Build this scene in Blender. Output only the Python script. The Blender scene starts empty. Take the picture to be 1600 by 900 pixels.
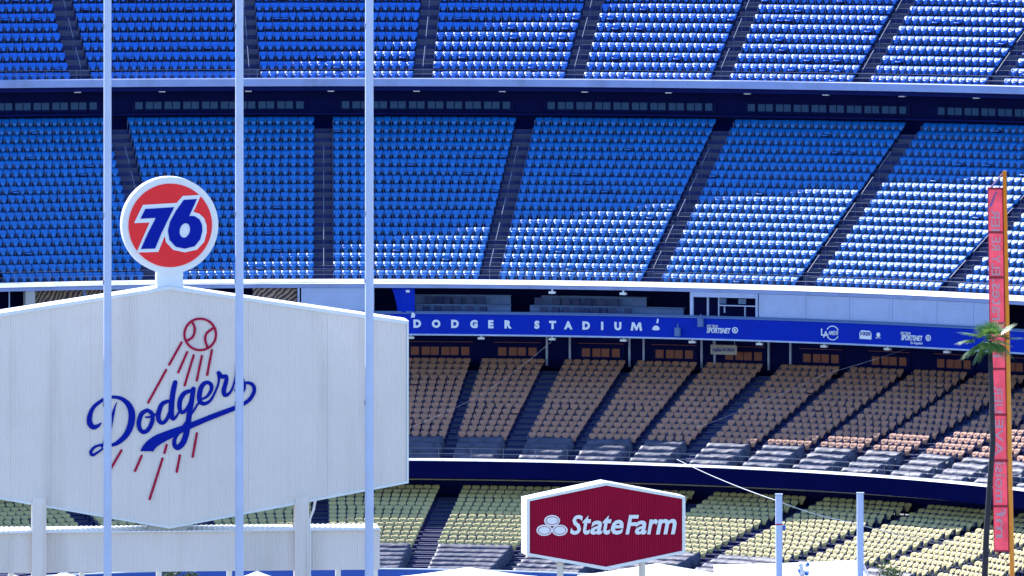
import bpy, bmesh, math, random
import numpy as np
from mathutils import Vector, Matrix, noise

R = math.radians
PI = math.pi
rng = random.Random(7)
nrng = np.random.default_rng(7)
scene = bpy.context.scene
COL = scene.collection

# ------------------------------------------------------------------ camera
ZC = 48.5                      # camera height above the playing field (m)
FPX = 13750.0                  # focal length in pixels of a 1600 px wide frame
cd = bpy.data.cameras.new("camera")
cd.sensor_width = 36.0
cd.lens = 36.0 * FPX / 1600.0
cd.shift_y = -820.0 / 1600.0
cd.clip_start = 1.0
cd.clip_end = 6000.0
cam = bpy.data.objects.new("camera", cd)
cam.location = (0, 0, ZC)
cam.rotation_euler = (R(90), 0, 0)
COL.objects.link(cam)
scene.camera = cam

# ------------------------------------------------------------------ sky and sun
SUN_AZ, SUN_EL = R(-32), R(40.7)       # from +Y towards +X; behind the stands and to the left
w = bpy.data.worlds.new("World")
scene.world = w
w.use_nodes = True
nt = w.node_tree
sky = nt.nodes.new("ShaderNodeTexSky")
sky.sky_type = 'NISHITA'
sky.sun_disc = False
sky.sun_elevation = SUN_EL
sky.sun_rotation = SUN_AZ
sky.air_density = 1.0
sky.dust_density = 0.0
sky.ozone_density = 6.0
bg = nt.nodes["Background"]
bg.inputs[1].default_value = 0.15
nt.links.new(sky.outputs[0], bg.inputs[0])
sd = bpy.data.lights.new("sun", 'SUN')
sd.energy = 5.0
sd.angle = R(0.5)
sd.color = (1.0, 0.95, 0.87)
sun = bpy.data.objects.new("sun", sd)
sdir = Vector((math.sin(SUN_AZ) * math.cos(SUN_EL), math.cos(SUN_AZ) * math.cos(SUN_EL), math.sin(SUN_EL)))
sun.rotation_euler = sdir.to_track_quat('Z', 'Y').to_euler()
sun.location = (0, 300, 200)
COL.objects.link(sun)
vs = scene.view_settings
vs.view_transform = 'Standard'
vs.look = 'None'
vs.gamma = 1.0
vs.use_curve_mapping = False
vs.exposure = 1.27
vs.use_white_balance = True
vs.white_balance_temperature = 6100.0
vs.white_balance_tint = 12.0

# ------------------------------------------------------------------ helpers
def lin(c):
    return tuple(((v / 255.0) / 12.92 if v / 255.0 <= 0.04045 else ((v / 255.0 + 0.055) / 1.055) ** 2.4) for v in c)

def mat(name, col, rough=0.6, var=0.12, scale=3.0, metal=0.0, spec=0.5, bump=0.0, bump_scale=20.0, island=0.0, dirt=None, stretch=(1, 1, 1)):
    m = bpy.data.materials.new(name)
    m.use_nodes = True
    t = m.node_tree
    b = t.nodes["Principled BSDF"]
    b.inputs["Roughness"].default_value = rough
    b.inputs["Metallic"].default_value = metal
    b.inputs["Specular IOR Level"].default_value = spec
    tc = t.nodes.new("ShaderNodeTexCoord")
    mp = t.nodes.new("ShaderNodeMapping")
    mp.inputs["Scale"].default_value = stretch
    t.links.new(tc.outputs["Object"], mp.inputs["Vector"])
    no = t.nodes.new("ShaderNodeTexNoise")
    no.inputs["Scale"].default_value = scale
    no.inputs["Detail"].default_value = 6
    no.inputs["Roughness"].default_value = 0.6
    t.links.new(mp.outputs[0], no.inputs["Vector"])
    rp = t.nodes.new("ShaderNodeMapRange")
    rp.inputs["From Min"].default_value = 0.3
    rp.inputs["From Max"].default_value = 0.7
    rp.inputs["To Min"].default_value = 1.0 - var
    rp.inputs["To Max"].default_value = 1.0 + var
    t.links.new(no.outputs[0], rp.inputs["Value"])
    val = rp.outputs[0]
    if island > 0:
        g = t.nodes.new("ShaderNodeNewGeometry")
        r2 = t.nodes.new("ShaderNodeMapRange")
        r2.inputs["To Min"].default_value = 1.0 - island
        r2.inputs["To Max"].default_value = 1.0 + island
        t.links.new(g.outputs["Random Per Island"], r2.inputs["Value"])
        oi = t.nodes.new("ShaderNodeObjectInfo")
        r3 = t.nodes.new("ShaderNodeMapRange")
        r3.inputs["To Min"].default_value = 1.0 - island * 0.6
        r3.inputs["To Max"].default_value = 1.0 + island * 0.6
        t.links.new(oi.outputs["Random"], r3.inputs["Value"])
        m1 = t.nodes.new("ShaderNodeMath"); m1.operation = 'MULTIPLY'
        t.links.new(r2.outputs[0], m1.inputs[0]); t.links.new(r3.outputs[0], m1.inputs[1])
        m2 = t.nodes.new("ShaderNodeMath"); m2.operation = 'MULTIPLY'
        t.links.new(m1.outputs[0], m2.inputs[0]); t.links.new(val, m2.inputs[1])
        val = m2.outputs[0]
    mx = t.nodes.new("ShaderNodeVectorMath")
    mx.operation = 'SCALE'
    mx.inputs[0].default_value = col[:3]
    t.links.new(val, mx.inputs["Scale"])
    out = mx.outputs[0]
    if dirt:
        n2 = t.nodes.new("ShaderNodeTexNoise")
        n2.inputs["Scale"].default_value = dirt[1]
        n2.inputs["Detail"].default_value = 8
        mp2 = t.nodes.new("ShaderNodeMapping")
        mp2.inputs["Scale"].default_value = dirt[3] if len(dirt) > 3 else (1, 1, 0.25)
        t.links.new(tc.outputs["Object"], mp2.inputs["Vector"])
        t.links.new(mp2.outputs[0], n2.inputs["Vector"])
        cr = t.nodes.new("ShaderNodeMapRange")
        cr.inputs["From Min"].default_value = 0.52
        cr.inputs["From Max"].default_value = 0.75
        cr.inputs["To Max"].default_value = dirt[2]
        t.links.new(n2.outputs[0], cr.inputs["Value"])
        mm = t.nodes.new("ShaderNodeMix"); mm.data_type = 'RGBA'
        t.links.new(cr.outputs[0], mm.inputs["Factor"])
        t.links.new(out, mm.inputs["A"])
        mm.inputs["B"].default_value = (*dirt[0], 1)
        out = mm.outputs["Result"]
    t.links.new(out, b.inputs["Base Color"])
    if bump > 0:
        n3 = t.nodes.new("ShaderNodeTexNoise")
        n3.inputs["Scale"].default_value = bump_scale
        n3.inputs["Detail"].default_value = 5
        t.links.new(mp.outputs[0], n3.inputs["Vector"])
        bp = t.nodes.new("ShaderNodeBump")
        bp.inputs["Strength"].default_value = bump
        bp.inputs["Distance"].default_value = 0.05
        t.links.new(n3.outputs[0], bp.inputs["Height"])
        t.links.new(bp.outputs[0], b.inputs["Normal"])
    return m

M = {}
M['seat_up'] = mat('blue_seat_plastic', (0.003, 0.12, 0.58), 0.42, 0.05, 2.0, island=0.07, spec=0.6)
M['seat_res'] = mat('faded_blue_seat_plastic', (0.008, 0.15, 0.52), 0.42, 0.06, 1.5, island=0.09, spec=0.6)
M['seat_loge'] = mat('orange_seat_plastic', (0.385, 0.195, 0.13), 0.6, 0.08, 1.5, island=0.08, spec=0.12)
M['seat_field'] = mat('yellow_seat_plastic', (0.48, 0.395, 0.175), 0.6, 0.08, 1.5, island=0.08, spec=0.12)
M['bracket'] = mat('seat_bracket_paint', (0.045, 0.075, 0.20), 0.45, 0.1)
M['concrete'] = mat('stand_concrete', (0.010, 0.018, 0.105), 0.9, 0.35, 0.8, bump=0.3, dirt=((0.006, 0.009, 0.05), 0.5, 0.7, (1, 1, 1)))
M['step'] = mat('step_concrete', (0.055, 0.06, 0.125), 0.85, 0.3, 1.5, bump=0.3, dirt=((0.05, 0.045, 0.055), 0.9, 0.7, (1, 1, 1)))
M['fascia_pale'] = mat('pale_blue_fascia_paint', (0.30, 0.36, 0.62), 0.6, 0.1, 0.6, dirt=((0.16, 0.18, 0.27), 0.7, 0.5))
M['cap'] = mat('white_ledge_paint', (0.62, 0.64, 0.70), 0.6, 0.1, 0.8, dirt=((0.25, 0.26, 0.33), 0.8, 0.6))
M['fascia_dark'] = mat('navy_fascia_paint', (0.002, 0.003, 0.055), 0.8, 0.12, 0.6, spec=0.05)
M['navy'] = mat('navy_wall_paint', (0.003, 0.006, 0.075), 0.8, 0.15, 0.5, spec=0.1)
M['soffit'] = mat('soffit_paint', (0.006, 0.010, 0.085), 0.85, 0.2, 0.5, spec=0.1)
M['banner'] = mat('royal_blue_banner', (0.003, 0.024, 0.40), 0.6, 0.08, 0.8, spec=0.12)
M['trim'] = mat('pale_trim_metal', (0.40, 0.47, 0.66), 0.5, 0.15, 2.0)
M['letter'] = mat('white_letter_paint', (0.78, 0.80, 0.82), 0.45, 0.03)
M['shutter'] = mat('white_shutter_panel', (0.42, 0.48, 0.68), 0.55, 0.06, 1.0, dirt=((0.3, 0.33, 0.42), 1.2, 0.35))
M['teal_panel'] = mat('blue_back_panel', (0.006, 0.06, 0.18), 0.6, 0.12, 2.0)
M['orange_panel'] = mat('orange_back_panel', (0.27, 0.08, 0.045), 0.6, 0.12, 2.0)
M['frame_dark'] = mat('dark_frame_paint', (0.004, 0.008, 0.08), 0.8, 0.1, spec=0.1)
M['rail'] = mat('galvanised_rail', (0.20, 0.21, 0.28), 0.5, 0.1, 4.0)
M['tarp'] = mat('grey_seat_cover', (0.068, 0.071, 0.112), 0.6, 0.2, 1.2, spec=0.3, bump=0.35, bump_scale=4.0, dirt=((0.014, 0.016, 0.035), 1.8, 0.8, (1, 1, 1)))
M['sign_sheet'] = mat('cream_ribbed_sheet', (0.82, 0.715, 0.65), 0.6, 0.035, 0.3, island=0.008, dirt=((0.55, 0.47, 0.41), 0.5, 0.65, (1, 1, 0.12)))
M['sign_trim'] = mat('white_sign_trim', (0.80, 0.79, 0.77), 0.5, 0.04, 1.0, dirt=((0.55, 0.52, 0.48), 0.7, 0.35))
M['logo_blue'] = mat('royal_blue_logo_paint', (0.002, 0.012, 0.30), 0.6, 0.04, spec=0.1)
M['logo_red'] = mat('crimson_logo_paint', (0.42, 0.004, 0.05), 0.6, 0.05, spec=0.1)
M['disc_red'] = mat('red_disc_enamel', (0.90, 0.036, 0.04), 0.55, 0.04, spec=0.12)
M['maroon'] = mat('maroon_ribbed_sheet', (0.33, 0.002, 0.035), 0.6, 0.07, 0.6, spec=0.12)
M['pole'] = mat('pale_blue_pole_paint', (0.52, 0.57, 0.76), 0.5, 0.06, 0.8, dirt=((0.36, 0.40, 0.56), 1.0, 0.4))
M['peg'] = mat('pole_peg_metal', (0.25, 0.27, 0.33), 0.4, 0.1)
M['orange_pole'] = mat('orange_foul_pole_paint', (0.82, 0.27, 0.012), 0.4, 0.06)
M['mesh_red'] = mat('red_mesh_fabric', (0.60, 0.075, 0.115), 0.7, 0.25, 1.2, spec=0.15)
M['mesh_dark'] = mat('dark_red_binding', (0.30, 0.008, 0.03), 0.6, 0.1)
M['mesh_print'] = mat('pale_pink_print', (0.72, 0.46, 0.52), 0.7, 0.10, 2.0)
M['mesh_purple'] = mat('violet_print', (0.20, 0.10, 0.30), 0.7, 0.10, 2.0)
M['tent'] = mat('white_tent_fabric', (0.82, 0.82, 0.82), 0.6, 0.03, 0.6)
M['tent_leg'] = mat('tent_frame', (0.6, 0.6, 0.62), 0.4, 0.05)
M['cream_wall'] = mat('cream_wall', (0.45, 0.43, 0.40), 0.7, 0.08)
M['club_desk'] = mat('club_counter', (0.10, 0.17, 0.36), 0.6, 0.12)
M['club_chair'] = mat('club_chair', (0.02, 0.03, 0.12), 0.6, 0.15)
M['field_wall'] = mat('blue_wall_padding', (0.02, 0.09, 0.45), 0.5, 0.1)
M['trunk'] = mat('palm_trunk', (0.03, 0.027, 0.035), 0.85, 0.4, 3.0, bump=0.6, stretch=(1, 1, 4))
M['bark'] = mat('bark', (0.09, 0.065, 0.045), 0.9, 0.3, 3.0)
M['cable'] = mat('steel_cable', (0.62, 0.64, 0.70), 0.5, 0.1)
M['balloon_b'] = mat('blue_balloon', (0.05, 0.2, 0.6), 0.3, 0.1)
M['balloon_w'] = mat('white_balloon', (0.8, 0.8, 0.85), 0.3, 0.05)
M['screen'] = mat('monitor_face', (0.10, 0.2, 0.4), 0.2, 0.3, 12.0)

def leaf_mat(name, a, b):
    m = bpy.data.materials.new(name); m.use_nodes = True
    t = m.node_tree; p = t.nodes["Principled BSDF"]
    g = t.nodes.new("ShaderNodeNewGeometry")
    cr = t.nodes.new("ShaderNodeValToRGB")
    cr.color_ramp.elements[0].color = (*a, 1); cr.color_ramp.elements[1].color = (*b, 1)
    t.links.new(g.outputs["Random Per Island"], cr.inputs[0])
    t.links.new(cr.outputs[0], p.inputs["Base Color"])
    p.inputs["Roughness"].default_value = 0.45
    tr = t.nodes.new("ShaderNodeBsdfTranslucent")
    t.links.new(cr.outputs[0], tr.inputs[0])
    ms = t.nodes.new("ShaderNodeMixShader"); ms.inputs[0].default_value = 0.35
    t.links.new(p.outputs[0], ms.inputs[1]); t.links.new(tr.outputs[0], ms.inputs[2])
    t.links.new(ms.outputs[0], t.nodes["Material Output"].inputs[0])
    return m
M['palm_leaf'] = leaf_mat('palm_frond_leaf', (0.05, 0.13, 0.02), (0.14, 0.26, 0.05))
M['leaf'] = leaf_mat('tree_leaf', (0.03, 0.055, 0.02), (0.09, 0.13, 0.04))

def wood_mat():
    m = bpy.data.materials.new('wavy_wood_veneer'); m.use_nodes = True
    t = m.node_tree; p = t.nodes["Principled BSDF"]
    tc = t.nodes.new("ShaderNodeTexCoord")
    no = t.nodes.new("ShaderNodeTexNoise"); no.inputs["Scale"].default_value = 1.3
    t.links.new(tc.outputs["Object"], no.inputs["Vector"])
    wv = t.nodes.new("ShaderNodeTexWave"); wv.wave_type = 'RINGS'; wv.rings_direction = 'Y'
    wv.inputs["Scale"].default_value = 1.3; wv.inputs["Distortion"].default_value = 7; wv.inputs["Detail"].default_value = 2
    t.links.new(tc.outputs["Object"], wv.inputs["Vector"])
    cr = t.nodes.new("ShaderNodeValToRGB")
    cr.color_ramp.elements[0].color = (0.02, 0.012, 0.018, 1); cr.color_ramp.elements[1].color = (0.42, 0.27, 0.17, 1)
    cr.color_ramp.elements[0].position = 0.35
    t.links.new(wv.outputs[0], cr.inputs[0]); t.links.new(cr.outputs[0], p.inputs["Base Color"])
    return m
M['wood'] = wood_mat()
def backlit(key, k):
    m = M[key]; t = m.node_tree; p = t.nodes["Principled BSDF"]
    tr = t.nodes.new("ShaderNodeBsdfTranslucent")
    t.links.new(p.inputs["Base Color"].links[0].from_socket, tr.inputs[0])
    ms = t.nodes.new("ShaderNodeMixShader"); ms.inputs[0].default_value = k
    t.links.new(p.outputs[0], ms.inputs[1]); t.links.new(tr.outputs[0], ms.inputs[2])
    t.links.new(ms.outputs[0], t.nodes["Material Output"].inputs[0])
backlit('mesh_red', 0.28)
backlit('mesh_print', 0.35)
backlit('tent', 0.2)

def mesh_obj(name, verts, faces, m, parent=None, smooth=False, loc=None, rz=0.0):
    me = bpy.data.meshes.new(name)
    me.from_pydata([tuple(v) for v in verts], [], [tuple(f) for f in faces])
    me.materials.append(M[m] if isinstance(m, str) else m)
    if smooth:
        me.polygons.foreach_set("use_smooth", [True] * len(me.polygons))
    me.update()
    return link(name, me, parent, loc, rz)

def link(name, me, parent=None, loc=None, rz=0.0):
    o = bpy.data.objects.new(name, me)
    COL.objects.link(o)
    if parent is not None:
        o.parent = parent
    if loc is not None:
        o.location = loc
    o.rotation_euler = (0, 0, rz)
    return o

def thing(name, label, cat, loc=(0, 0, 0), rz=0.0, group=None):
    o = bpy.data.objects.new(name, None)
    o.empty_display_size = 0.2
    COL.objects.link(o)
    o.location = loc; o.rotation_euler = (0, 0, rz)
    return tag(o, label, cat, group)

def tag(o, label, cat, group=None, kind=None):
    o["label"] = label; o["category"] = cat
    if group: o["group"] = group
    if kind: o["kind"] = kind
    return o

class MB:
    """collects solids into one mesh"""
    def __init__(s): s.v = []; s.f = []
    def add(s, v, f):
        b = len(s.v); s.v += [tuple(p) for p in v]; s.f += [tuple(i + b for i in q) for q in f]; return s
    def box(s, x0, x1, y0, y1, z0, z1):
        return s.add([(x0, y0, z0), (x1, y0, z0), (x1, y1, z0), (x0, y1, z0), (x0, y0, z1), (x1, y0, z1), (x1, y1, z1), (x0, y1, z1)],
                     [(0, 3, 2, 1), (4, 5, 6, 7), (0, 1, 5, 4), (1, 2, 6, 5), (2, 3, 7, 6), (3, 0, 4, 7)])
    def tube(s, pts, rad, n=6, phase=0.0, cap=True):
        pts = [Vector(p) for p in pts]
        if not isinstance(rad, (list, tuple)): rad = [rad] * len(pts)
        b = len(s.v)
        for i, p in enumerate(pts):
            d = (pts[min(i + 1, len(pts) - 1)] - pts[max(i - 1, 0)]).normalized()
            a = Vector((0, 0, 1)) if abs(d.z) < 0.9 else Vector((1, 0, 0))
            u = d.cross(a).normalized(); q = d.cross(u)
            for k in range(n):
                t = 2 * PI * k / n + phase
                s.v.append(tuple(p + rad[i] * (math.cos(t) * u + math.sin(t) * q)))
        for i in range(len(pts) - 1):
            for k in range(n):
                k2 = (k + 1) % n
                s.f.append((b + i * n + k, b + i * n + k2, b + (i + 1) * n + k2, b + (i + 1) * n + k))
        if cap:
            s.f.append(tuple(b + k for k in range(n)))
            s.f.append(tuple(b + (len(pts) - 1) * n + k for k in reversed(range(n))))
        return s
    def build(s, name, m, parent=None, smooth=False, loc=None, rz=0.0):
        return mesh_obj(name, s.v, s.f, m, parent, smooth, loc, rz)

def at(px, py, d):
    """point of the place seen at a pixel, d metres out"""
    return Vector(((px - 800) * d / FPX, d, ZC - (py + 370) * d / FPX))

# ------------------------------------------------------------------ the bowl: everything turns about one axis
CX, CY = -10.2, 478.0
def P(r, th, z):
    """r metres from the axis, th from straight away (positive to the right), z below the camera"""
    return Vector((CX + r * math.sin(th), CY + r * math.cos(th), z + ZC))

def px_of(p):
    return 800 + FPX * p.x / p.y, -370 + FPX * (ZC - p.z) / p.y

def revolve(name, profile, t0, t1, m, parent=None, step=1.0, closed=False, smooth=False, local=None):
    n = max(2, int(math.ceil((t1 - t0) / R(step))) + 1)
    V = []; F = []
    k = len(profile)
    for i in range(n):
        th = t0 + (t1 - t0) * i / (n - 1)
        for r, z in profile: V.append(P(r, th, z))
    for i in range(n - 1):
        for j in range(k if closed else k - 1):
            j2 = (j + 1) % k
            F.append((i * k + j, (i + 1) * k + j, (i + 1) * k + j2, i * k + j2))
    if closed:
        F.append(tuple(range(k))); F.append(tuple((n - 1) * k + j for j in reversed(range(k))))
    return mesh_obj(name, V, F, m, parent, smooth)

DECK = {  # front row radius, tread, floor of front row, rise, rows
    'upper':   dict(r0=71.2, tr=0.84, z0=-20.0, ri=0.589, n=13, pitch=0.50),
    'reserve': dict(r0=57.6, tr=0.80, z0=-31.65, ri=0.488, n=19, pitch=0.508),
    'loge':    dict(r0=47.0, tr=0.80, z0=-41.95, ri=0.283, n=18, pitch=0.505),
    'field':   dict(r0=33.5, tr=0.80, z0=-47.40, ri=0.1826, n=20, pitch=0.525)}
AISLES = {  # angle (deg), width (m)
    'upper':   [(-30.5, 1.25), (-22.0, 1.25), (-13.5, 1.3), (-5.0, 1.45), (3.74, 1.2), (11.42, 1.2), (18.98, 1.2), (26.5, 1.15), (33.9, 1.2), (41.4, 1.2), (49, 1.2)],
    'reserve': [(-31.4, 1.2), (-21.5, 1.2), (-11.55, 1.3), (-1.25, 1.15), (8.83, 1.2), (18.98, 1.2), (29.0, 1.2), (38.95, 1.2), (49.0, 1.2), (59, 1.2)],
    'loge':    [(-1.4, 1.2), (3.1, 0.66), (7.6, 0.66), (12.18, 1.2), (16.75, 0.66), (21.0, 0.6), (25.33, 1.2), (29.95, 0.7), (34.13, 0.66), (38.4, 0.66), (42.7, 1.15), (47.1, 0.66), (51.4, 0.66), (55.8, 1.2), (60.2, 0.66), (64.6, 0.66), (69, 1.2)],
    'field':   [(-38.5, 1.2), (-29.4, 1.2), (-20.3, 1.3), (-11.0, 1.3), (-1.55, 1.0), (7.75, 1.35), (16.8, 1.0), (26.3, 1.2), (35.1, 1.2), (44.2, 1.2), (53.2, 1.2), (62.3, 1.2), (71.5, 1.2)]}
ARC = {'upper': (R(-45), R(60)), 'reserve': (R(-45), R(68)), 'loge': (R(-30), R(80)), 'field': (R(-50), R(84))}

# ------------------------------------------------------------------ ground
def ground():
    V = []; F = []
    N = 24; S = 3000
    for i in range(N + 1):
        for j in range(N + 1):
            V.append((-S + 2 * S * i / N, -1500 + 2 * S * j / N, 0))
    for i in range(N):
        for j in range(N):
            a = i * (N + 1) + j
            F.append((a, a + N + 1, a + N + 2, a + 1))
    M['ground'] = mat('field_ground', (0.16, 0.15, 0.13), 0.9, 0.3, 0.02, dirt=((0.06, 0.09, 0.035), 0.01, 0.9, (1, 1, 1)))
    o = mesh_obj('ground', V, F, 'ground'); o["kind"] = 'structure'
ground()

# ------------------------------------------------------------------ decks
def deck_thing(key, label):
    d = DECK[key]
    t = thing('seating_deck', label, 'stand', P(d['r0'], 0, d['z0']))
    t.location = (0, 0, 0)
    a0, a1 = ARC[key]
    prof = []
    for n in range(d['n']):
        rf = d['r0'] + d['tr'] * n - 0.62
        z = d['z0'] + d['ri'] * n
        if n: prof.append((rf, z - d['ri']))
        prof.append((rf, z)); prof.append((rf + d['tr'], z))
    # prof runs front to back
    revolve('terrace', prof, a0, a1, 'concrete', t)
    # stairs: one half step on every tread of every aisle
    bm = MB().box(-0.5, 0.5, -0.40, 0.0, 0.0, 1.0)
    me = bpy.data.meshes.new('step'); me.from_pydata(bm.v, [], bm.f); me.materials.append(M['step'])
    pl = MB().box(-0.5, 0.5, 0.0, 0.36, 0.0, 0.03)
    me_pl = bpy.data.meshes.new('tread_plate'); me_pl.from_pydata(pl.v, [], pl.f); me_pl.materials.append(M['step'])
    for ang, wd in AISLES[key]:
        th = R(ang)
        if key == 'loge' and th < R(2): continue
        for n in range(d['n']):
            p = P(d['r0'] + d['tr'] * n - 0.62 + 0.003, th, d['z0'] + d['ri'] * (n - 1) + 0.004)
            if n == 0: continue
            x, y = px_of(p)
            if x < -60 or x > 1680 or y < -30: continue
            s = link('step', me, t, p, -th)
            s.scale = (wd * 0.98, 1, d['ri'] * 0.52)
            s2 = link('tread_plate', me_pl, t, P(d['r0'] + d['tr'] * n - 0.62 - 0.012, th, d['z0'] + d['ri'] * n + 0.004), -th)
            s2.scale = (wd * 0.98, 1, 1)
        # nosing faces of the full treads are the terrace itself
    return t

deck_up = deck_thing('upper', 'top deck of bright blue seats above the pale fascia band')
deck_res = deck_thing('reserve', 'wide middle deck of pale blue seats above the royal blue lettered band')
deck_loge = deck_thing('loge', 'lower deck of orange seats under the royal blue lettered band')
deck_field = deck_thing('field', 'field level rows of yellow seats at the bottom')

# upper deck: front edge, soffit, back
a0, a1 = ARC['upper']
revolve('fascia', [(70.0, -20.11), (70.0, -19.66), (70.08, -19.61), (70.3, -19.61), (70.3, -20.11)], a0, a1, 'fascia_pale', deck_up, closed=True)
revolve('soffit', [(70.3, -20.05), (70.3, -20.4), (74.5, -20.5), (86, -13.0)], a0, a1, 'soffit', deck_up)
revolve('front_floor', [(70.3, -19.95), (70.62, -19.995)], a0, a1, 'concrete', deck_up)
roof = revolve('grandstand_roof', [(84.0, -7.65), (84.0, -7.2), (97, -6.0), (97, -6.5)], R(-62), R(62), 'fascia_pale', None, closed=True)
tag(roof, 'pale roof canopy over the back of the top deck', 'roof')
revolve('back_wall', [(82.4, -12.9), (96.5, -12.6), (96.5, -48.4)], R(-62), R(62), 'navy', deck_up)
for k, ang in enumerate(range(-60, 61, 6)):
    th = R(ang)
    q = MB().tube([P(90, th, -13.2), P(90, th, -6.7)], 0.22, 8)
    q.build('roof_post', 'fascia_pale', roof)

# reserve: ledge, fascia, back wall with panels
a0, a1 = ARC['reserve']
revolve('ledge_cap', [(55.72, -31.58), (56.25, -31.34), (56.75, -31.34), (56.75, -31.62)], a0, a1, 'cap', deck_res, closed=True)
revolve('fascia', [(55.80, -31.82), (55.80, -31.60), (56.7, -31.63), (56.7, -31.82)], a0, a1, 'fascia_pale', deck_res, closed=True)
revolve('front_floor', [(56.5, -31.646), (57.1, -31.654)], a0, a1, 'concrete', deck_res)
revolve('soffit', [(56.7, -31.80), (60.0, -31.2), (72.0, -23.6)], a0, a1, 'soffit', deck_res)
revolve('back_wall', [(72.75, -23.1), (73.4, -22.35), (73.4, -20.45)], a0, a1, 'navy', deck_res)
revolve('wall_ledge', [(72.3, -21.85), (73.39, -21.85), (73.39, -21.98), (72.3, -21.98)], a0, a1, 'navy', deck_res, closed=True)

def panel_row(parent, key, rp, zc, h, wd, m, gap_pair, gap_bay, post):
    """pairs of square panels between slim posts on the back wall of a deck"""
    ais = AISLES[key]
    box = MB().box(-wd / 2, wd / 2, -0.03, 0.03, -h / 2, h / 2)
    me = bpy.data.meshes.new('panel'); me.from_pydata(box.v, [], box.f); me.materials.append(M[m])
    pb = MB().box(-0.035, 0.035, -0.04, 0.04, -h * 0.75, h * 0.85)
    mp = bpy.data.meshes.new('panel_post'); mp.from_pydata(pb.v, [], pb.f); mp.materials.append(M['frame_dark'])
    for (aa, wa), (ab, wb) in zip(ais[:-1], ais[1:]):
        s0 = R(aa) * rp + wa / 2 + 0.25; s1 = R(ab) * rp - wb / 2 - 0.25
        L = s1 - s0
        bay = 2 * wd + gap_pair + gap_bay
        # single, pairs..., single
        nb = int((L - 2 * wd - gap_bay) // bay)
        tot = nb * bay + 2 * wd + gap_bay
        s = s0 + (L - tot) / 2 + wd / 2
        offs = [s]
        s += wd + gap_bay
        for b in range(nb):
            offs += [s, s + wd + gap_pair]
            s += bay
        offs.append(s)
        last = None
        fr = None
        c0, c1 = (offs[0] - wd) / rp, (offs[-1] + wd) / rp
        x0, _ = px_of(P(rp, c0, zc)); x1, _ = px_of(P(rp, c1, zc))
        if x1 < -20 or x0 > 1620: continue
        if key == 'loge' and x1 < 600: continue
        fr = revolve('panel_frame', [(rp + 0.05, zc - h * 0.80), (rp + 0.05, zc + h * 0.72), (rp + 0.12, zc + h * 0.72), (rp + 0.12, zc - h * 0.80)], c0, c1, 'frame_dark', parent, closed=True)
        for i, so in enumerate(offs):
            th = so / rp
            x, y = px_of(P(rp, th, zc))
            link('panel', me, fr, P(rp, th, zc), -th)
            if i and (so - last) > wd + gap_pair * 1.5:
                tm = (so + last) / 2 / rp
                link('panel_post', mp, fr, P(rp - 0.01, tm, zc), -tm)
            last = so
        if post:
            revolve('panel_rail', [(rp - 0.05, zc + h * 1.10), (rp - 0.05, zc + h * 1.16), (rp, zc + h * 1.16), (rp, zc + h * 1.10)], c0, c1, post, parent, closed=True)
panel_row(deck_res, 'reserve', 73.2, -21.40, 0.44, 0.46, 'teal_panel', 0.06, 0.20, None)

# loge: ledge, dark fascia, back wall
a0, a1 = ARC['loge']
revolve('ledge_cap', [(45.9, -41.50), (46.2, -41.39), (46.4, -41.39), (46.4, -41.6)], a0, a1, 'cap', deck_loge, closed=True)
revolve('fascia', [(45.97, -42.52), (45.97, -41.52), (46.35, -41.62), (46.35, -42.52)], a0, a1, 'fascia_dark', deck_loge, closed=True)
revolve('soffit', [(46.35, -41.9), (47.5, -42.15), (52.5, -40.5)], a0, a1, 'soffit', deck_loge)
revolve('front_floor', [(46.3, -41.945), (46.5, -41.954)], a0, a1, 'concrete', deck_loge)
revolve('back_wall', [(61.3, -37.12), (62.3, -37.0), (62.3, -34.3)], a0, a1, 'navy', deck_loge)
panel_row(deck_loge, 'loge', 62.1, -36.05, 0.50, 0.50, 'orange_panel', 0.06, 0.16, 'orange_panel')
pb = MB().box(-0.06, 0.06, -0.06, 0.06, -36.85, -34.62)
me_post = bpy.data.meshes.new('wall_post'); me_post.from_pydata(pb.v, [], pb.f); me_post.materials.append(M['trim'])
for (ang, wd) in AISLES['loge']:
    for sgn in (-1, 1):
        th = R(ang) + sgn * (wd / 2 + 0.12) / 61.8
        if R(10) < th < R(27): link('wall_post', me_post, deck_loge, P(61.8, th, 0), -th)

# field level: back wall under the loge, concourse columns, front wall
a0, a1 = ARC['field']
revolve('back_wall', [(49.4, -43.9), (50.0, -43.85), (50.0, -43.0), (54.5, -43.0), (54.5, -40.4)], a0, a1, 'navy', deck_field)
revolve('top_rail', [(49.3, -42.92), (49.3, -42.86), (49.36, -42.86), (49.36, -42.92)], a0, a1, 'cream_wall', deck_field, closed=True)
for k in range(14):
    th = R(-28 + 7.5 * k)
    q = MB().box(-0.45, 0.45, -0.3, 0.3, -43.1, -40.9)
    q.build('column', 'frame_dark', deck_field, loc=P(52.0, th, 0), rz=-th)
for aa, ab in ((3.5, 9.2), (19.5, 24.5), (30, 33)):
    revolve('wall_panel', [(54.3, -42.9), (54.3, -41.2), (54.4, -41.2), (54.4, -42.9)], R(aa), R(ab), 'club_desk', deck_field, closed=True)
fw = revolve('field_wall', [(32.3, -48.45), (32.3, -46.75), (32.6, -46.75), (32.6, -48.45)], a0, a1, 'field_wall', None, closed=True)
tag(fw, 'low padded blue wall in front of the lowest seats', 'wall')
revolve('wall_coping', [(32.25, -46.745), (32.25, -46.69), (32.65, -46.69), (32.65, -46.745)], a0, a1, 'trim', fw, closed=True)
revolve('front_floor', [(32.65, -47.40), (32.9, -47.404)], a0, a1, 'concrete', deck_field)

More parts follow.
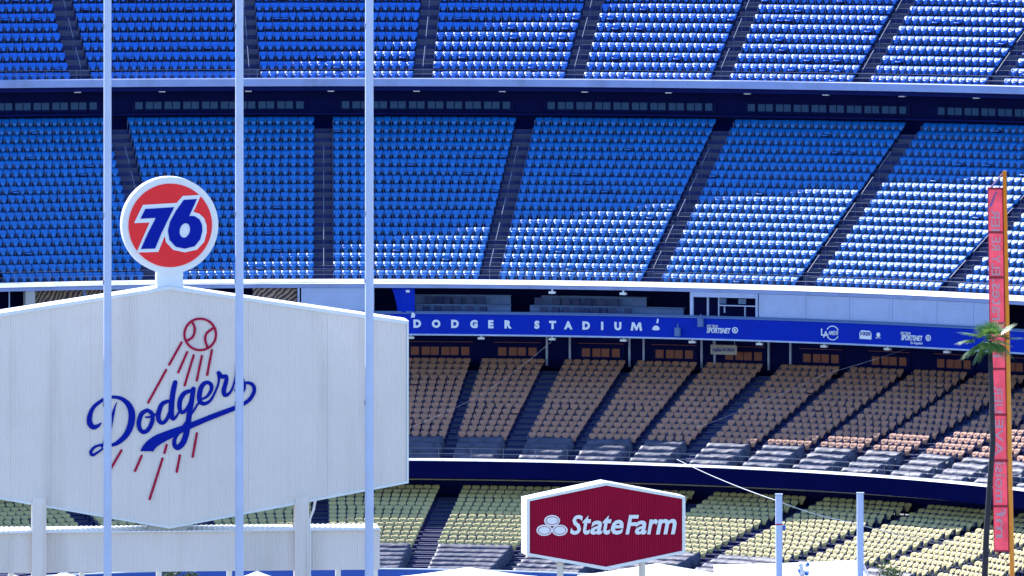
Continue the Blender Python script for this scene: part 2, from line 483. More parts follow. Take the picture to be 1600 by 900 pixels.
def thx(px, r):
    th = 0.0
    for _ in range(30):
        a = ((px - 800) / FPX * (CY + r * math.cos(th)) - CX) / r
        th = math.asin(max(-0.999, min(0.999, a)))
    return th

# ------------------------------------------------------------------ club level between reserve and loge
club = thing('club_level', 'shaded club and press level between the white ledge and the blue lettered band', 'stand')
ca0, ca1 = R(-42), R(68)
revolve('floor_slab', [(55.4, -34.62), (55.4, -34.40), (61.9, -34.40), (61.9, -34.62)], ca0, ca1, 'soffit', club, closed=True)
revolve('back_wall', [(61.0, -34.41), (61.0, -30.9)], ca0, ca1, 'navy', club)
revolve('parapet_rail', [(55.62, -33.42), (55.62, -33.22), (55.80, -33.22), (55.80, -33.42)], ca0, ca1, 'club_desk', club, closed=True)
def tan_box(name, px0, px1, r, z0, z1, dep, m, parent, bevel=0.0):
    """slab following the curve between two bearings"""
    t0, t1 = thx(px0, r), thx(px1, r)
    return revolve(name, [(r, z0), (r, z1), (r + dep, z1), (r + dep, z0)], t0, t1, m, parent, step=0.5, closed=True)
# closed white shutters, each with its own edges
sh = [(470, 578), (1185, 1256), (1258, 1324), (1326, 1391), (1393, 1461), (1463, 1518), (1520, 1558)]
for i, (x0, x1) in enumerate(sh):
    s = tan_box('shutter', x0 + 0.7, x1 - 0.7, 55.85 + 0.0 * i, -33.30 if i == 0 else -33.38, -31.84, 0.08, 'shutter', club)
    tan_box('shutter_sill', x0 + 2, x1 - 2, 55.80, -33.44, -33.40, 0.10, 'frame_dark', s)
    n = 9
    for k in range(1, n):
        z = -33.30 + (1.46) * k / n
        tan_box('shutter_seam', x0 + 1.2, x1 - 1.2, 55.837, z, z + 0.012, 0.02, 'trim', s)
for x in (1182, 1257, 1325, 1392, 1462, 1519, 1559, 466.5, 583):
    tan_box('mullion', x - 1.6, x + 1.6, 55.80, -33.42, -31.83, 0.14, 'shutter', club)
# open club lounge: tiered counters with chairs
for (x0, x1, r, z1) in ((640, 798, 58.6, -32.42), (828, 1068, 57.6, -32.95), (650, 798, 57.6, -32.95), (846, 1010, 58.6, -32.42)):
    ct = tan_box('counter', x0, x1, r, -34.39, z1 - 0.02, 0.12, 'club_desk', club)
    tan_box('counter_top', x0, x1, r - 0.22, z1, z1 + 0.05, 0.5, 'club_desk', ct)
cb = MB().box(-0.24, 0.24, -0.06, 0.06, 0.0, 0.45).box(-0.22, 0.22, -0.42, -0.06, -0.08, 0.0).box(-0.04, 0.04, -0.25, -0.17, -0.5, -0.08)
me_chair = bpy.data.meshes.new('lounge_chair'); me_chair.from_pydata(cb.v, [], cb.f); me_chair.materials.append(M['club_chair'])
nch = 0
ordw = ['first', 'second', 'third', 'fourth', 'fifth', 'sixth', 'seventh', 'eighth', 'ninth', 'tenth', 'eleventh', 'twelfth', 'thirteenth', 'fourteenth', 'fifteenth', 'sixteenth', 'seventeenth', 'eighteenth', 'nineteenth', 'twentieth']
def ordinal(i):
    i += 1
    if i <= 20: return ordw[i - 1]
    tens = {2: 'twenty', 3: 'thirty', 4: 'forty', 5: 'fifty', 6: 'sixty', 7: 'seventy', 8: 'eighty', 9: 'ninety'}
    tenth = {3: 'thirtieth', 4: 'fortieth', 5: 'fiftieth'}
    if i % 10 == 0: return tenth.get(i // 10, '%dth' % i)
    return tens[i // 10] + '-' + ordw[i % 10 - 1]
for row, (xs, r, z) in enumerate((((667, 684, 701, 716, 736, 757, 850, 870, 884, 902, 915, 930, 945, 958, 983), 56.9, -33.45), ((670, 687, 700, 714, 735, 752, 840, 870, 884, 900, 918, 940, 962), 58.0, -32.92))):
    for i, x in enumerate(xs):
        th = thx(x + rng.uniform(-2, 2), r)
        o = link('lounge_chair', me_chair, None, P(r, th, z), -th + PI + rng.uniform(-0.5, 0.5))
        tag(o, 'dark lounge chair, %s from left in the %s row of the open club lounge' % (ordinal(i), ('front', 'rear')[row]), 'chair', 'chairs in the club lounge')
# hanging blue drape
V = []; F = []
for i in range(13):
    for j in range(11):
        u = i / 12; v = j / 10
        xl = 611 + (624 - 611) * v ** 0.7; xr = 648 + (649.5 - 648) * v
        th = thx(xl + (xr - xl) * u, 56.0)
        V.append(P(55.95 + 0.07 * math.sin(u * 9 + v * 2) - 0.5 * v * v * 0.9, th, -31.8 - 1.85 * v))
for i in range(12):
    for j in range(10):
        a = i * 11 + j; F.append((a, a + 11, a + 12, a + 1))
dr = mesh_obj('drape', V, F, 'banner', None, True)
dr.modifiers.new('thick', 'SOLIDIFY').thickness = 0.02
tag(dr, 'royal blue drape hanging from the ledge above the lettered band', 'drape')
# press booth window
for (x0, x1, z0, z1) in ((1078, 1083, -33.4, -31.83), (1104.5, 1107, -33.4, -32.1), (1082, 1184, -32.12, -31.83), (1180.5, 1184, -33.4, -32.1), (1122, 1123.5, -33.35, -32.1), (1122, 1182, -32.62, -32.56), (1131, 1132.5, -33.05, -32.6), (1163, 1164.5, -33.3, -32.6)):
    tan_box('booth_frame', x0, x1, 55.83 if x1 - x0 > 3 else 56.1, z0, z1, 0.12, 'shutter', club)
for i, x in enumerate((1129, 1160)):
    th = thx(x, 56.6)
    mo = thing('monitor', ('left', 'right')[i] + ' small monitor hanging in the press booth window', 'monitor', P(56.6, th, -32.5), -th, 'booth monitors')
    MB().box(-0.28, 0.28, -0.03, 0.03, -0.05, 0.32).build('casing', 'frame_dark', mo)
    MB().box(-0.25, 0.25, -0.036, -0.031, -0.02, 0.29).build('screen', 'screen', mo)
    MB().tube([(0, 0, 0.32), (0, 0, 0.62)], 0.02, 6).build('bracket', 'frame_dark', mo)
tan_box('booth_back', 1080, 1186, 58.2, -34.39, -31.3, 0.05, 'navy', club)
# left part of the club level, seen above the sign
tan_box('pier', 40, 55, 55.9, -33.4, -31.83, 0.5, 'cream_wall', club)
tan_box('pier', 14, 15.4, 56.1, -33.4, -31.83, 0.1, 'trim', club)
tan_box('pier', 130, 134, 56.1, -33.4, -31.83, 0.1, 'club_desk', club)
tan_box('veneer_wall', 55.5, 240, 57.4, -34.39, -31.5, 0.05, 'wood', club)
tan_box('veneer_wall', 395, 464, 56.2, -34.39, -31.84, 0.05, 'wood', club)
for i, x in enumerate((7, 21, 35, 62, 76, 90, 103)):
    th = thx(x, 56.3)
    o = link('suite_seat', me_chair, None, P(56.3, th, -33.35), -th + PI)
    tag(o, 'dark blue suite seat, %s from left above the hexagonal sign' % ordinal(i), 'chair', 'suite seats above the sign')

# lettered blue band
band = revolve('lettered_band', [(55.30, -34.56), (55.30, -33.36), (55.42, -33.36), (55.42, -34.56)], ca0, ca1, 'banner', None, closed=True, step=0.5)
tag(band, 'curved royal blue band with white lettering and sponsor logos', 'fascia')
revolve('bottom_trim', [(55.22, -34.66), (55.22, -34.563), (55.5, -34.563), (55.5, -34.66)], ca0, ca1, 'trim', band, closed=True)
revolve('top_trim', [(55.26, -33.355), (55.26, -33.29), (55.5, -33.29), (55.5, -33.355)], ca0, ca1, 'club_desk', band, closed=True)

def curve_mesh(cu):
    o = bpy.data.objects.new('tmp', cu); COL.objects.link(o)
    dg = bpy.context.evaluated_depsgraph_get()
    me = bpy.data.meshes.new_from_object(o.evaluated_get(dg))
    bpy.data.objects.remove(o)
    bpy.data.curves.remove(cu)
    return me
def text_mesh(s, h, ext=0.02, bold=0.0, shear=0.0, width=None):
    """lettering as a solid mesh in the XY plane, centred, cap height h"""
    cu = bpy.data.curves.new('tmp', 'FONT')
    cu.body = s; cu.size = 1.0; cu.shear = shear; cu.offset = bold; cu.extrude = 0.05
    cu.align_x = 'LEFT'; cu.resolution_u = 3
    me = curve_mesh(cu)
    n = len(me.vertices)
    a = np.empty(n * 3); me.vertices.foreach_get('co', a); a = a.reshape(-1, 3)
    lo, hi = a.min(0), a.max(0)
    k = h / (hi[1] - lo[1]); kx = k if width is None else width / (hi[0] - lo[0])
    a = (a - (lo + hi) / 2) * np.array([kx, k, ext / 0.05])
    me.vertices.foreach_set('co', a.ravel()); me.update()
    return me
def poly_mesh(outlines, ext):
    """filled outline with holes, solid, in the XY plane"""
    cu = bpy.data.curves.new('tmp', 'CURVE'); cu.dimensions = '2D'; cu.fill_mode = 'BOTH'; cu.extrude = ext
    for pts in outlines:
        sp = cu.splines.new('POLY'); sp.points.add(len(pts) - 1)
        for q, (x, y) in zip(sp.points, pts): q.co = (x, y, 0, 1)
        sp.use_cyclic_u = True
    return curve_mesh(cu)
def put(name, me, m, parent, origin, u, n, up=Vector((0, 0, 1))):
    """stand an XY-plane mesh up: x along u, y along up, z along n (towards the viewer)"""
    me.name = name
    me.materials.clear(); me.materials.append(M[m])
    o = bpy.data.objects.new(name, me); COL.objects.link(o); o.parent = parent
    mt = Matrix((u, up, n)).transposed().to_4x4(); mt.translation = origin
    o.matrix_local = mt
    return o
def on_band(name, me, px, dz, m, r=55.27):
    th = thx(px, r)
    return put(name, me, m, band, P(r, th, dz), Vector((math.cos(th), -math.sin(th), 0)), Vector((-math.sin(th), -math.cos(th), 0)))
zl = -33.95
for ch, px in zip("DODGERSTADIUM", (652, 681.5, 711, 740.5, 767, 794, 839, 863.5, 888, 916, 941, 965.5, 994.5)):
    if ch == 'M':
        me = poly_mesh([[(-0.36, -0.25), (-0.28, 0.25), (-0.14, 0.25), (0.0, -0.02), (0.14, 0.25), (0.28, 0.25), (0.36, -0.25), (0.22, -0.25), (0.175, 0.03), (0.045, -0.23), (-0.045, -0.23), (-0.175, 0.03), (-0.22, -0.25)]], 0.02)
    else:
        me = text_mesh(ch, 0.50, 0.02, 0.062)
    on_band('letter', me, px, zl, 'letter')
# ornaments either side of the name
bell = [(-0.25, -0.12), (-0.2, 0.0), (-0.11, 0.09), (0.0, 0.12), (0.11, 0.09), (0.2, 0.0), (0.25, -0.12), (0.11, -0.17), (-0.11, -0.17)]
for px in (1025, 605):
    on_band('ornament', poly_mesh([bell], 0.02), px, -33.98, 'letter')
    on_band('ornament', poly_mesh([[(-0.06, 0), (0.06, 0), (0.1, 0.24), (0.0, 0.28)]], 0.02), px + 2, -33.72, 'letter')
for px, dz in ((645, -33.45), (624, -33.7)):
    on_band('ornament', poly_mesh([[(-0.12, -0.14), (0.12, -0.12), (0.14, 0.05), (0.05, 0.18), (-0.06, 0.16)]], 0.02), px, dz, 'letter')
def ring(r0, r1, n=28, sx=1.0, a0=0.0, a1=2 * PI, cx=0, cy=0):
    """one closed outline of an arc band (or two for a full ring)"""
    full = abs(a1 - a0 - 2 * PI) < 1e-6
    o = [(cx + sx * r1 * math.cos(a0 + (a1 - a0) * k / n), cy + r1 * math.sin(a0 + (a1 - a0) * k / n)) for k in range(n + (0 if full else 1))]
    i = [(cx + sx * r0 * math.cos(a0 + (a1 - a0) * k / n), cy + r0 * math.sin(a0 + (a1 - a0) * k / n)) for k in range(n + (0 if full else 1))]
    return [o, i] if full else [o + i[::-1]]
for px, dz, es in ((1125, -34.02, 0), (1427, -34.02, 1)):
    on_band('logo_text', text_mesh("SPORTSNET", 0.32, 0.02, 0.028, 0.2, 1.55), px - 2, dz - 0.05, 'letter')
    on_band('logo_text', text_mesh("SPECTRUM", 0.17, 0.02, 0.0, 0.2, 0.72), px - 12, dz + 0.20, 'letter')
    on_band('logo_disc', poly_mesh(ring(0.13, 0.19, 20), 0.02), px + 23.5, dz, 'letter')
    on_band('logo_disc', poly_mesh([[(-0.05, -0.1), (0.05, -0.08), (0.02, 0.1), (-0.06, 0.06)]], 0.02), px + 23.5, dz, 'letter')
    if es: on_band('logo_text', text_mesh("En Español", 0.2, 0.015, 0.005, 0.1, 0.85), px + 5, dz - 0.36, 'letter')
on_band('logo_text', text_mesh("L", 0.42, 0.02, 0.012), 1286, -33.95, 'letter', 55.265)
on_band('logo_text', text_mesh("A", 0.40, 0.02, 0.012), 1290.5, -34.08, 'letter', 55.24)
on_band('logo_text', text_mesh("AM570", 0.26, 0.02, 0.01, 0.15, 0.66), 1302, -33.98, 'letter')
on_band('logo_swoosh', poly_mesh(ring(0.40, 0.455, 20, 1.0, R(25), R(150)), 0.02), 1301, -34.0, 'letter')
on_band('logo_swoosh', poly_mesh(ring(0.38, 0.43, 20, 1.0, R(205), R(335)), 0.02), 1301, -33.99, 'letter')
on_band('logo_plate', poly_mesh([[(-0.42, -0.24), (0.4, -0.26), (0.42, 0.1), (0.3, 0.25), (-0.3, 0.27), (-0.43, 0.12)]], 0.012), 1352.5, -34.02, 'letter', 55.28)
on_band('logo_text', text_mesh("1020", 0.22, 0.02, 0.02, 0, 0.7), 1352.5, -33.94, 'logo_blue', 55.262)
on_band('logo_disc', poly_mesh([[(0.13 * math.cos(t * PI / 8), 0.14 * math.sin(t * PI / 8)) for t in range(16)]], 0.02), 1372.5, -33.98, 'letter')
on_band('logo_text', text_mesh("sports", 0.09, 0.015, 0.0, 0, 0.36), 1372, -34.17, 'letter')
for px in (1096, 1060):
    th = thx(px, 55.1)
    q = MB().box(-0.16, 0.16, -0.15, 0.1, -0.25, 0.25).box(-0.03, 0.03, -0.05, 0.05, 0.25, 0.5)
    o = q.build('speaker_box', 'club_desk', None, loc=P(55.0, th, -33.6 if px == 1096 else -34.2), rz=-th)
    tag(o, ('upper' if px == 1096 else 'lower') + ' small grey box bracketed to the blue lettered band beside the sportsnet logo', 'box')
# small sponsor board on the loge back wall
th = thx(1131, 60.5)
bd = thing('sponsor_board', 'small pale board with dark lettering hanging below the blue band', 'sign', P(60.5, th, -35.6), -th)
MB().box(-0.85, 0.85, -0.03, 0.03, -0.28, 0.3).build('board', 'cream_wall', bd)
put('board_text', text_mesh("radio", 0.26, 0.01, 0.02, 0, 0.6), 'logo_blue', bd, Vector((-0.42, -0.04, 0.02)), Vector((1, 0, 0)), Vector((0, -1, 0)))
put('board_text', text_mesh("KOREA", 0.2, 0.01, 0.02, 0.1, 0.78), 'logo_blue', bd, Vector((0.34, -0.04, 0.02)), Vector((1, 0, 0)), Vector((0, -1, 0)))
MB().tube([(-0.7, 0, 0.3), (-0.7, 0, 1.0)], 0.02, 5).build('hanger', 'trim', bd)
MB().tube([(0.7, 0, 0.3), (0.7, 0, 1.0)], 0.02, 5).build('hanger', 'trim', bd)

# small light fittings under the edges
fx = MB().box(-0.20, 0.20, -0.12, 0.12, -0.14, 0.0).box(-0.05, 0.05, -0.05, 0.05, 0.0, 0.14)
me_fx = bpy.data.meshes.new('light_fitting'); me_fx.from_pydata(fx.v, [], fx.f); me_fx.materials.append(M['letter'])
for i, px in enumerate((121, 253, 388, 517, 651, 785, 914, 1045, 1168, 1291, 1410, 1526)):
    th = thx(px, 70.6)
    o = link('light_fitting', me_fx, None, P(70.6, th, -20.33), -th)
    tag(o, 'small white light fitting, %s from left under the top pale fascia' % ordinal(i), 'light', 'light fittings under the top deck')
for i, px in enumerate((642, 752, 863, 974.5, 1082, 1187, 1288, 1387, 1480, 1566)):
    th = thx(px, 55.75)
    o = link('light_fitting', me_fx, None, P(55.75, th, -34.76), -th)
    tag(o, 'small white light fitting, %s from left under the blue lettered band' % ordinal(i), 'light', 'light fittings under the blue band')
for i, px in enumerate((635, 863, 974)):
    th = thx(px, 56.0)
    o = link('light_fitting', me_fx, None, P(56.0, th, -31.96), -th)
    tag(o, 'small white light fitting, %s from left under the white ledge' % ordinal(i), 'light', 'light fittings under the white ledge')

# ------------------------------------------------------------------ seats
def shell(profile, cup, thick, nu=4, up_shift=0.0):
    """closed curved shell: profile of (y, z, halfwidth); cup bends the sides forward; quads only"""
    nv = len(profile)
    V = []; F = []
    us = [-1 + 2 * i / nu for i in range(nu + 1)]
    for side in (0, 1):
        for (y, z, hw) in profile:
            for u in us:
                V.append((u * hw, y + cup * u * u - side * thick, z - side * up_shift))
    w = nu + 1
    for j in range(nv - 1):
        for i in range(nu):
            a = j * w + i
            F.append((a, a + 1, a + w + 1, a + w))
            b = nv * w + a
            F.append((b, b + w, b + w + 1, b + 1))
    o = nv * w
    for i in range(nu):
        F.append((i, o + i, o + i + 1, i + 1))
        t = (nv - 1) * w + i
        F.append((t, t + 1, o + t + 1, o + t))
    for j in range(nv - 1):
        l = j * w; F.append((l, l + w, o + l + w, o + l))
        r = j * w + nu; F.append((r, o + r, o + r + w, r + w))
    return np.array(V), np.array(F)
def boxes(*bs):
    q = MB()
    for b in bs: q.box(*b)
    return np.array(q.v), np.array(q.f)
TPL = {}
square_back = shell([(0.07, 0.47, 0.215), (0.05, 0.55, 0.236), (0.02, 0.61, 0.243), (-0.03, 0.66, 0.244), (-0.10, 0.71, 0.243), (-0.19, 0.75, 0.240), (-0.27, 0.772, 0.225)], 0.008, 0.03, 4, 0.02)
round_back = shell([(0.06, 0.51, 0.14), (0.05, 0.55, 0.20), (0.025, 0.61, 0.236), (-0.02, 0.68, 0.240), (-0.08, 0.735, 0.226), (-0.15, 0.77, 0.16)], 0.03, 0.03, 6, 0.02)
pan_up = shell([(0.15, 0.26, 0.10), (0.17, 0.31, 0.125), (0.16, 0.42, 0.155), (0.13, 0.53, 0.18), (0.085, 0.575, 0.175)], -0.035, 0.05, 4)
pan_dn = shell([(0.44, 0.40, 0.16), (0.45, 0.43, 0.20), (0.38, 0.455, 0.215), (0.22, 0.44, 0.215), (0.06, 0.43, 0.20)], 0.0, 0.0, 4, 0.04)
def bracket(p):
    h = p / 2
    return boxes((h - 0.018, h + 0.018, 0.0, 0.07, 0.0, 0.56), (h - 0.024, h + 0.024, -0.03, 0.26, 0.56, 0.59), (h - 0.018, h + 0.018, 0.16, 0.21, 0.30, 0.56))
def np_mesh(name, parts):
    """one mesh from [(verts, quads, material name)]"""
    Vs, Fs, Ms, names, off = [], [], [], [], 0
    for v, f, m in parts:
        if m not in names: names.append(m)
        Vs.append(v); Fs.append(f + off); Ms.append(np.full(len(f), names.index(m))); off += len(v)
    V = np.concatenate(Vs); F = np.concatenate(Fs); mi = np.concatenate(Ms)
    me = bpy.data.meshes.new(name)
    me.vertices.add(len(V)); me.vertices.foreach_set('co', V.astype(np.float32).ravel())
    me.loops.add(F.size); me.loops.foreach_set('vertex_index', F.astype(np.int32).ravel())
    me.polygons.add(len(F)); me.polygons.foreach_set('loop_start', np.arange(0, F.size, 4, dtype=np.int32))
    me.polygons.foreach_set('material_index', mi.astype(np.int32))
    for n in names: me.materials.append(M[n])
    me.polygons.foreach_set('use_smooth', np.isin(mi, [i for i, n in enumerate(names) if n != 'bracket']))
    me.update(calc_edges=True)
    return me

POLES = ((160, 177), (365, 384), (568, 587))
def hidden(x, y):
    if any(a < x < b for a, b in POLES): return True
    if (x - 266) ** 2 + (y - 352) ** 2 < 84 ** 2: return True
    if 812 < x < 1075 and 750 < y < 890: return True
    if 1540 < x < 1585 and y > 265: return True
    if x < 640 and 448 + abs(x - 265) * 0.15 < y < 826 - abs(x - 265) * 0.185: return True
    if x < 596 and 824 < y: return True
    return not (2 < x < 1598 and 2 < y < 898)

SEATINFO = {
    'upper':   ('seat_up', square_back, 'bright blue', 0),
    'reserve': ('seat_res', square_back, 'faded blue', 0),
    'loge':    ('seat_loge', round_back, 'orange', 4),
    'field':   ('seat_field', round_back, 'yellow', 6)}
DECKWORD = {'upper': 'top', 'reserve': 'middle', 'loge': 'orange', 'field': 'field'}
TILT = {'upper': 0.06, 'reserve': 0.022, 'loge': 0.01, 'field': 0.006}
for key in ('upper', 'reserve', 'loge', 'field'):
    d = DECK[key]; mname, backT, colw, first = SEATINFO[key]
    brT = bracket(d['pitch'])
    allseats = []
    ais = AISLES[key]
    blk = -1
    for (aa, wa), (ab, wb) in zip(ais[:-1], ais[1:]):
        # is any of the block in the frame?
        rm = d['r0'] + d['tr'] * d['n'] * 0.3; zm = d['z0'] + d['ri'] * d['n'] * 0.3
        xl, _ = px_of(P(rm, R(aa), zm)); xr, _ = px_of(P(rm, R(ab), zm))
        if xr < -80 or xl > 1720: continue
        if key == 'loge' and xr < 640: continue
        blk += 1
        for n in range(first, d['n']):
            r = d['r0'] + d['tr'] * n; z = d['z0'] + d['ri'] * n
            s0 = R(aa) * r + wa / 2; s1 = R(ab) * r - wb / 2
            cnt = int((s1 - s0) / d['pitch'] + 0.25)
            pit = (s1 - s0) / cnt
            for k in range(cnt):
                th = (s0 + pit * (k + 0.5)) / r
                p = P(r, th, z)
                x, y = px_of(p + Vector((0, 0, 0.6)))
                if x < -45 or x > 1645 or y < -60: continue
                if key == 'loge' and x < 600: continue
                down = rng.random() < TILT[key]
                area = math.cos(th) / p.y ** 2
                allseats.append([area, p, th, blk, n, k, down, hidden(x, y) or hidden(x - 5, y) or hidden(x + 5, y)])
    vis = sorted([s for s in allseats if not s[7]], key=lambda s: -s[0])[:(150 if key in ('upper', 'reserve') else 300)]
    chosen = set(id(s) for s in vis)
    mb_ = np_mesh('backrest', [(*backT, mname)])
    mu_ = np_mesh('seat_pan', [(*pan_up, mname)]); md_ = np_mesh('seat_pan', [(*pan_dn, mname)])
    mk_ = np_mesh('armrest', [(*brT, 'bracket')])
    bv, bf = backT
    acc = {0: [[], [], 0], 1: [[], [], 0]}
    blocks_seen = sorted(set(s[3] for s in vis))
    for s in allseats:
        area, p, th, b, n, k, down, hid = s
        phi = PI - th
        if id(s) in chosen:
            t = thing({'upper': 'blue_seat', 'reserve': 'blue_seat', 'loge': 'orange_seat', 'field': 'yellow_seat'}[key], '%s seat, %s row from front, %s from left, %s block from left, %s deck' % (colw, ordinal(n), ordinal(k), ordinal(b), DECKWORD[key]), 'seat', p, phi + rng.uniform(-0.02, 0.02), '%s seats of the %s deck' % (colw, DECKWORD[key]))
            # seats are numbered as the viewer sees them
            link('backrest', mb_, t); link('seat_pan', md_ if down else mu_, t); link('armrest', mk_, t)
        else:
            c, si = math.cos(phi), math.sin(phi)
            rot = np.array([[c, si, 0], [-si, c, 0], [0, 0, 1]])
            jit = nrng.normal(0, 0.006, 3)
            for slot, (v, f) in ((0, backT), (0, pan_dn if down else pan_up), (1, brT)):
                a = acc[slot]
                a[0].append(v @ rot + np.array(p) + jit); a[1].append(f + a[2]); a[2] += len(v)
    me = np_mesh('seat_rows', [(np.concatenate(acc[0][0]), np.concatenate(acc[0][1]), mname), (np.concatenate(acc[1][0]), np.concatenate(acc[1][1]), 'bracket')])
    o = link('seat_rows', me)
    tag(o, 'rest of the %s folding seats in rows on the %s deck' % (colw, DECKWORD[key]), 'seats', kind='stuff')

# ------------------------------------------------------------------ covers over the front rows
def cover(key, aa, wa, ab, wb, rows, amp, label, group, seed):
    d = DECK[key]
    V = []; F = []
    rt = d['r0'] + d['tr'] * rows / 2
    L = (R(ab) - R(aa)) * rt - (wa + wb) / 2
    nu = max(10, int(L / 0.16))
    prof = []      # (r, z above field of the deck, wrinkle factor)
    for n in range(rows):
        r = d['r0'] + d['tr'] * n; z = d['z0'] + d['ri'] * n
        prev = 0.78 - d['ri'] if n else 0.42
        prof += [(r - 0.62, z + prev * 0.95, 0.5), (r - 0.50, z + 0.36, 0.8), (r - 0.36, z + 0.38, 0.8), (r - 0.315, z + 0.52, 1.0), (r - 0.29, z + 0.63, 1.0), (r - 0.12, z + 0.725, 0.7), (r + 0.02, z + 0.775, 0.5), (r + 0.13, z + 0.785, 0.4)]
    r_end, z_end = prof[-1][0], prof[-1][1]
    prof += [(r_end + 0.04, z_end - 0.35, 0.4)]
    prof = [(prof[0][0] - 0.02, prof[0][1] - 0.4, 0.3)] + prof
    nv = len(prof)
    for i in range(nu + 1):
        u = i / nu
        for j, (r, z, k) in enumerate(prof):
            th0 = R(aa) + (wa / 2 + 0.02) / r; th1 = R(ab) - (wb / 2 + 0.02) / r
            e = min(u, 1 - u) * L
            wob = noise.noise(Vector((u * L * 1.6, j * 0.55, seed * 7.3))) * amp * k + noise.noise(Vector((u * L * 5, j * 1.1, seed * 3.1))) * amp * 0.4 * k
            side = noise.noise(Vector((j * 0.7, seed * 2.2, 5.0))) * 0.06
            dz = -0.55 * max(0, 1 - e / 0.14) ** 1.0 * (1.0 if e < 0.14 else 0)
            th = th0 + (th1 - th0) * u + (side / r if e < 0.2 else 0)
            # cloth hangs between seat backs
            scal = -0.022 * k * abs(math.sin(u * L / d['pitch'] * PI))
            V.append(P(r + wob * 0.5, th, z + wob + dz + scal))
    for i in range(nu):
        for j in range(nv - 1):
            a = i * nv + j
            F.append((a, a + nv, a + nv + 1, a + 1))
    o = mesh_obj('seat_cover', V, F, 'tarp', None, True)
    tag(o, label, 'seat cover', group)
    return o
b = -1
ais = AISLES['loge']
for (aa, wa), (ab, wb) in zip(ais[:-1], ais[1:]):
    xl, _ = px_of(P(47, R(aa), -41.5)); xr, _ = px_of(P(47, R(ab), -41.5))
    if xr < 600 or xl > 1640: continue
    b += 1
    cover('loge', aa, wa, ab, wb, 4, 0.15, 'crumpled grey cover over front rows, %s block from left of orange deck' % ordinal(b), 'covers on the orange deck', b + 1)
b = -1
ais = AISLES['field']
for (aa, wa), (ab, wb) in zip(ais[:-1], ais[1:]):
    xl, _ = px_of(P(36, R(aa), -46.5)); xr, _ = px_of(P(36, R(ab), -46.5))
    if xr < 590 or xl > 1640: continue
    b += 1
    cover('field', aa, wa, ab, wb, 6, 0.10, 'grey cover over lowest rows, %s block from left of yellow seats' % ordinal(b), 'covers on the field deck', b + 21)

# ------------------------------------------------------------------ railings
def front_railing(r, z0, z1, a0, a1, step, label, rad=0.012):
    t = thing('front_railing', label, 'railing')
    n = int((a1 - a0) / R(0.75))
    for zz in (z1, (z0 + z1) / 2):
        MB().tube([P(r, a0 + (a1 - a0) * i / n, zz) for i in range(n + 1)], rad, 5).build('rail', 'rail', t)
    pb = MB().tube([(0, 0, z0), (0, 0, z1)], rad, 5)
    me = bpy.data.meshes.new('post'); me.from_pydata(pb.v, [], pb.f); me.materials.append(M['rail'])
    m = int((a1 - a0) * r / step)
    for i in range(m + 1):
        th = a0 + (a1 - a0) * i / m
        link('post', me, t, P(r, th, 0) , -th)
    return t
front_railing(70.42, -19.66, -19.07, R(-20), R(40), 1.85, 'thin metal railing along the front of the top deck')
front_railing(56.68, -31.4, -30.72, R(-25), R(52), 2.2, 'thin metal railing along the white ledge of the middle deck')
front_railing(46.32, -41.42, -40.78, R(0), R(70), 1.9, 'thin metal railing in front of the grey covers on the orange deck')
for key, segs, word in (('upper', ((0.4, 2.4), (3.4, 5.4), (6.4, 8.4)), 'top'), ('reserve', ((0.4, 2.4), (3.4, 5.4), (6.4, 8.4), (9.4, 11.4), (12.4, 14.4)), 'middle')):
    d = DECK[key]; ia = -1
    for ang, wd in AISLES[key]:
        th = R(ang)
        x, y = px_of(P(d['r0'] + 3, th, d['z0'] + 2))
        if x < -20 or x > 1620: continue
        ia += 1
        for k, (na, nb) in enumerate(segs):
            def q(n, h): return P(d['r0'] + d['tr'] * n - 0.3, th, d['z0'] + d['ri'] * n + h)
            t = thing('aisle_handrail', 'handrail in %s aisle from left of %s deck, %s up from the front' % (ordinal(ia), word, ordinal(k)), 'handrail', q(na, 0), 0, 'aisle handrails of the %s deck' % word)
            o0 = q(na, 0)
            MB().tube([q(na, 0.88) - o0, q(nb, 0.88) - o0], 0.022, 6).build('rail', 'rail', t)
            MB().tube([q(na, -0.1) - o0, q(na, 0.88) - o0], 0.016, 6).build('post', 'bracket', t)
            MB().tube([q(nb, -0.1) - o0, q(nb, 0.88) - o0], 0.016, 6).build('post', 'bracket', t)

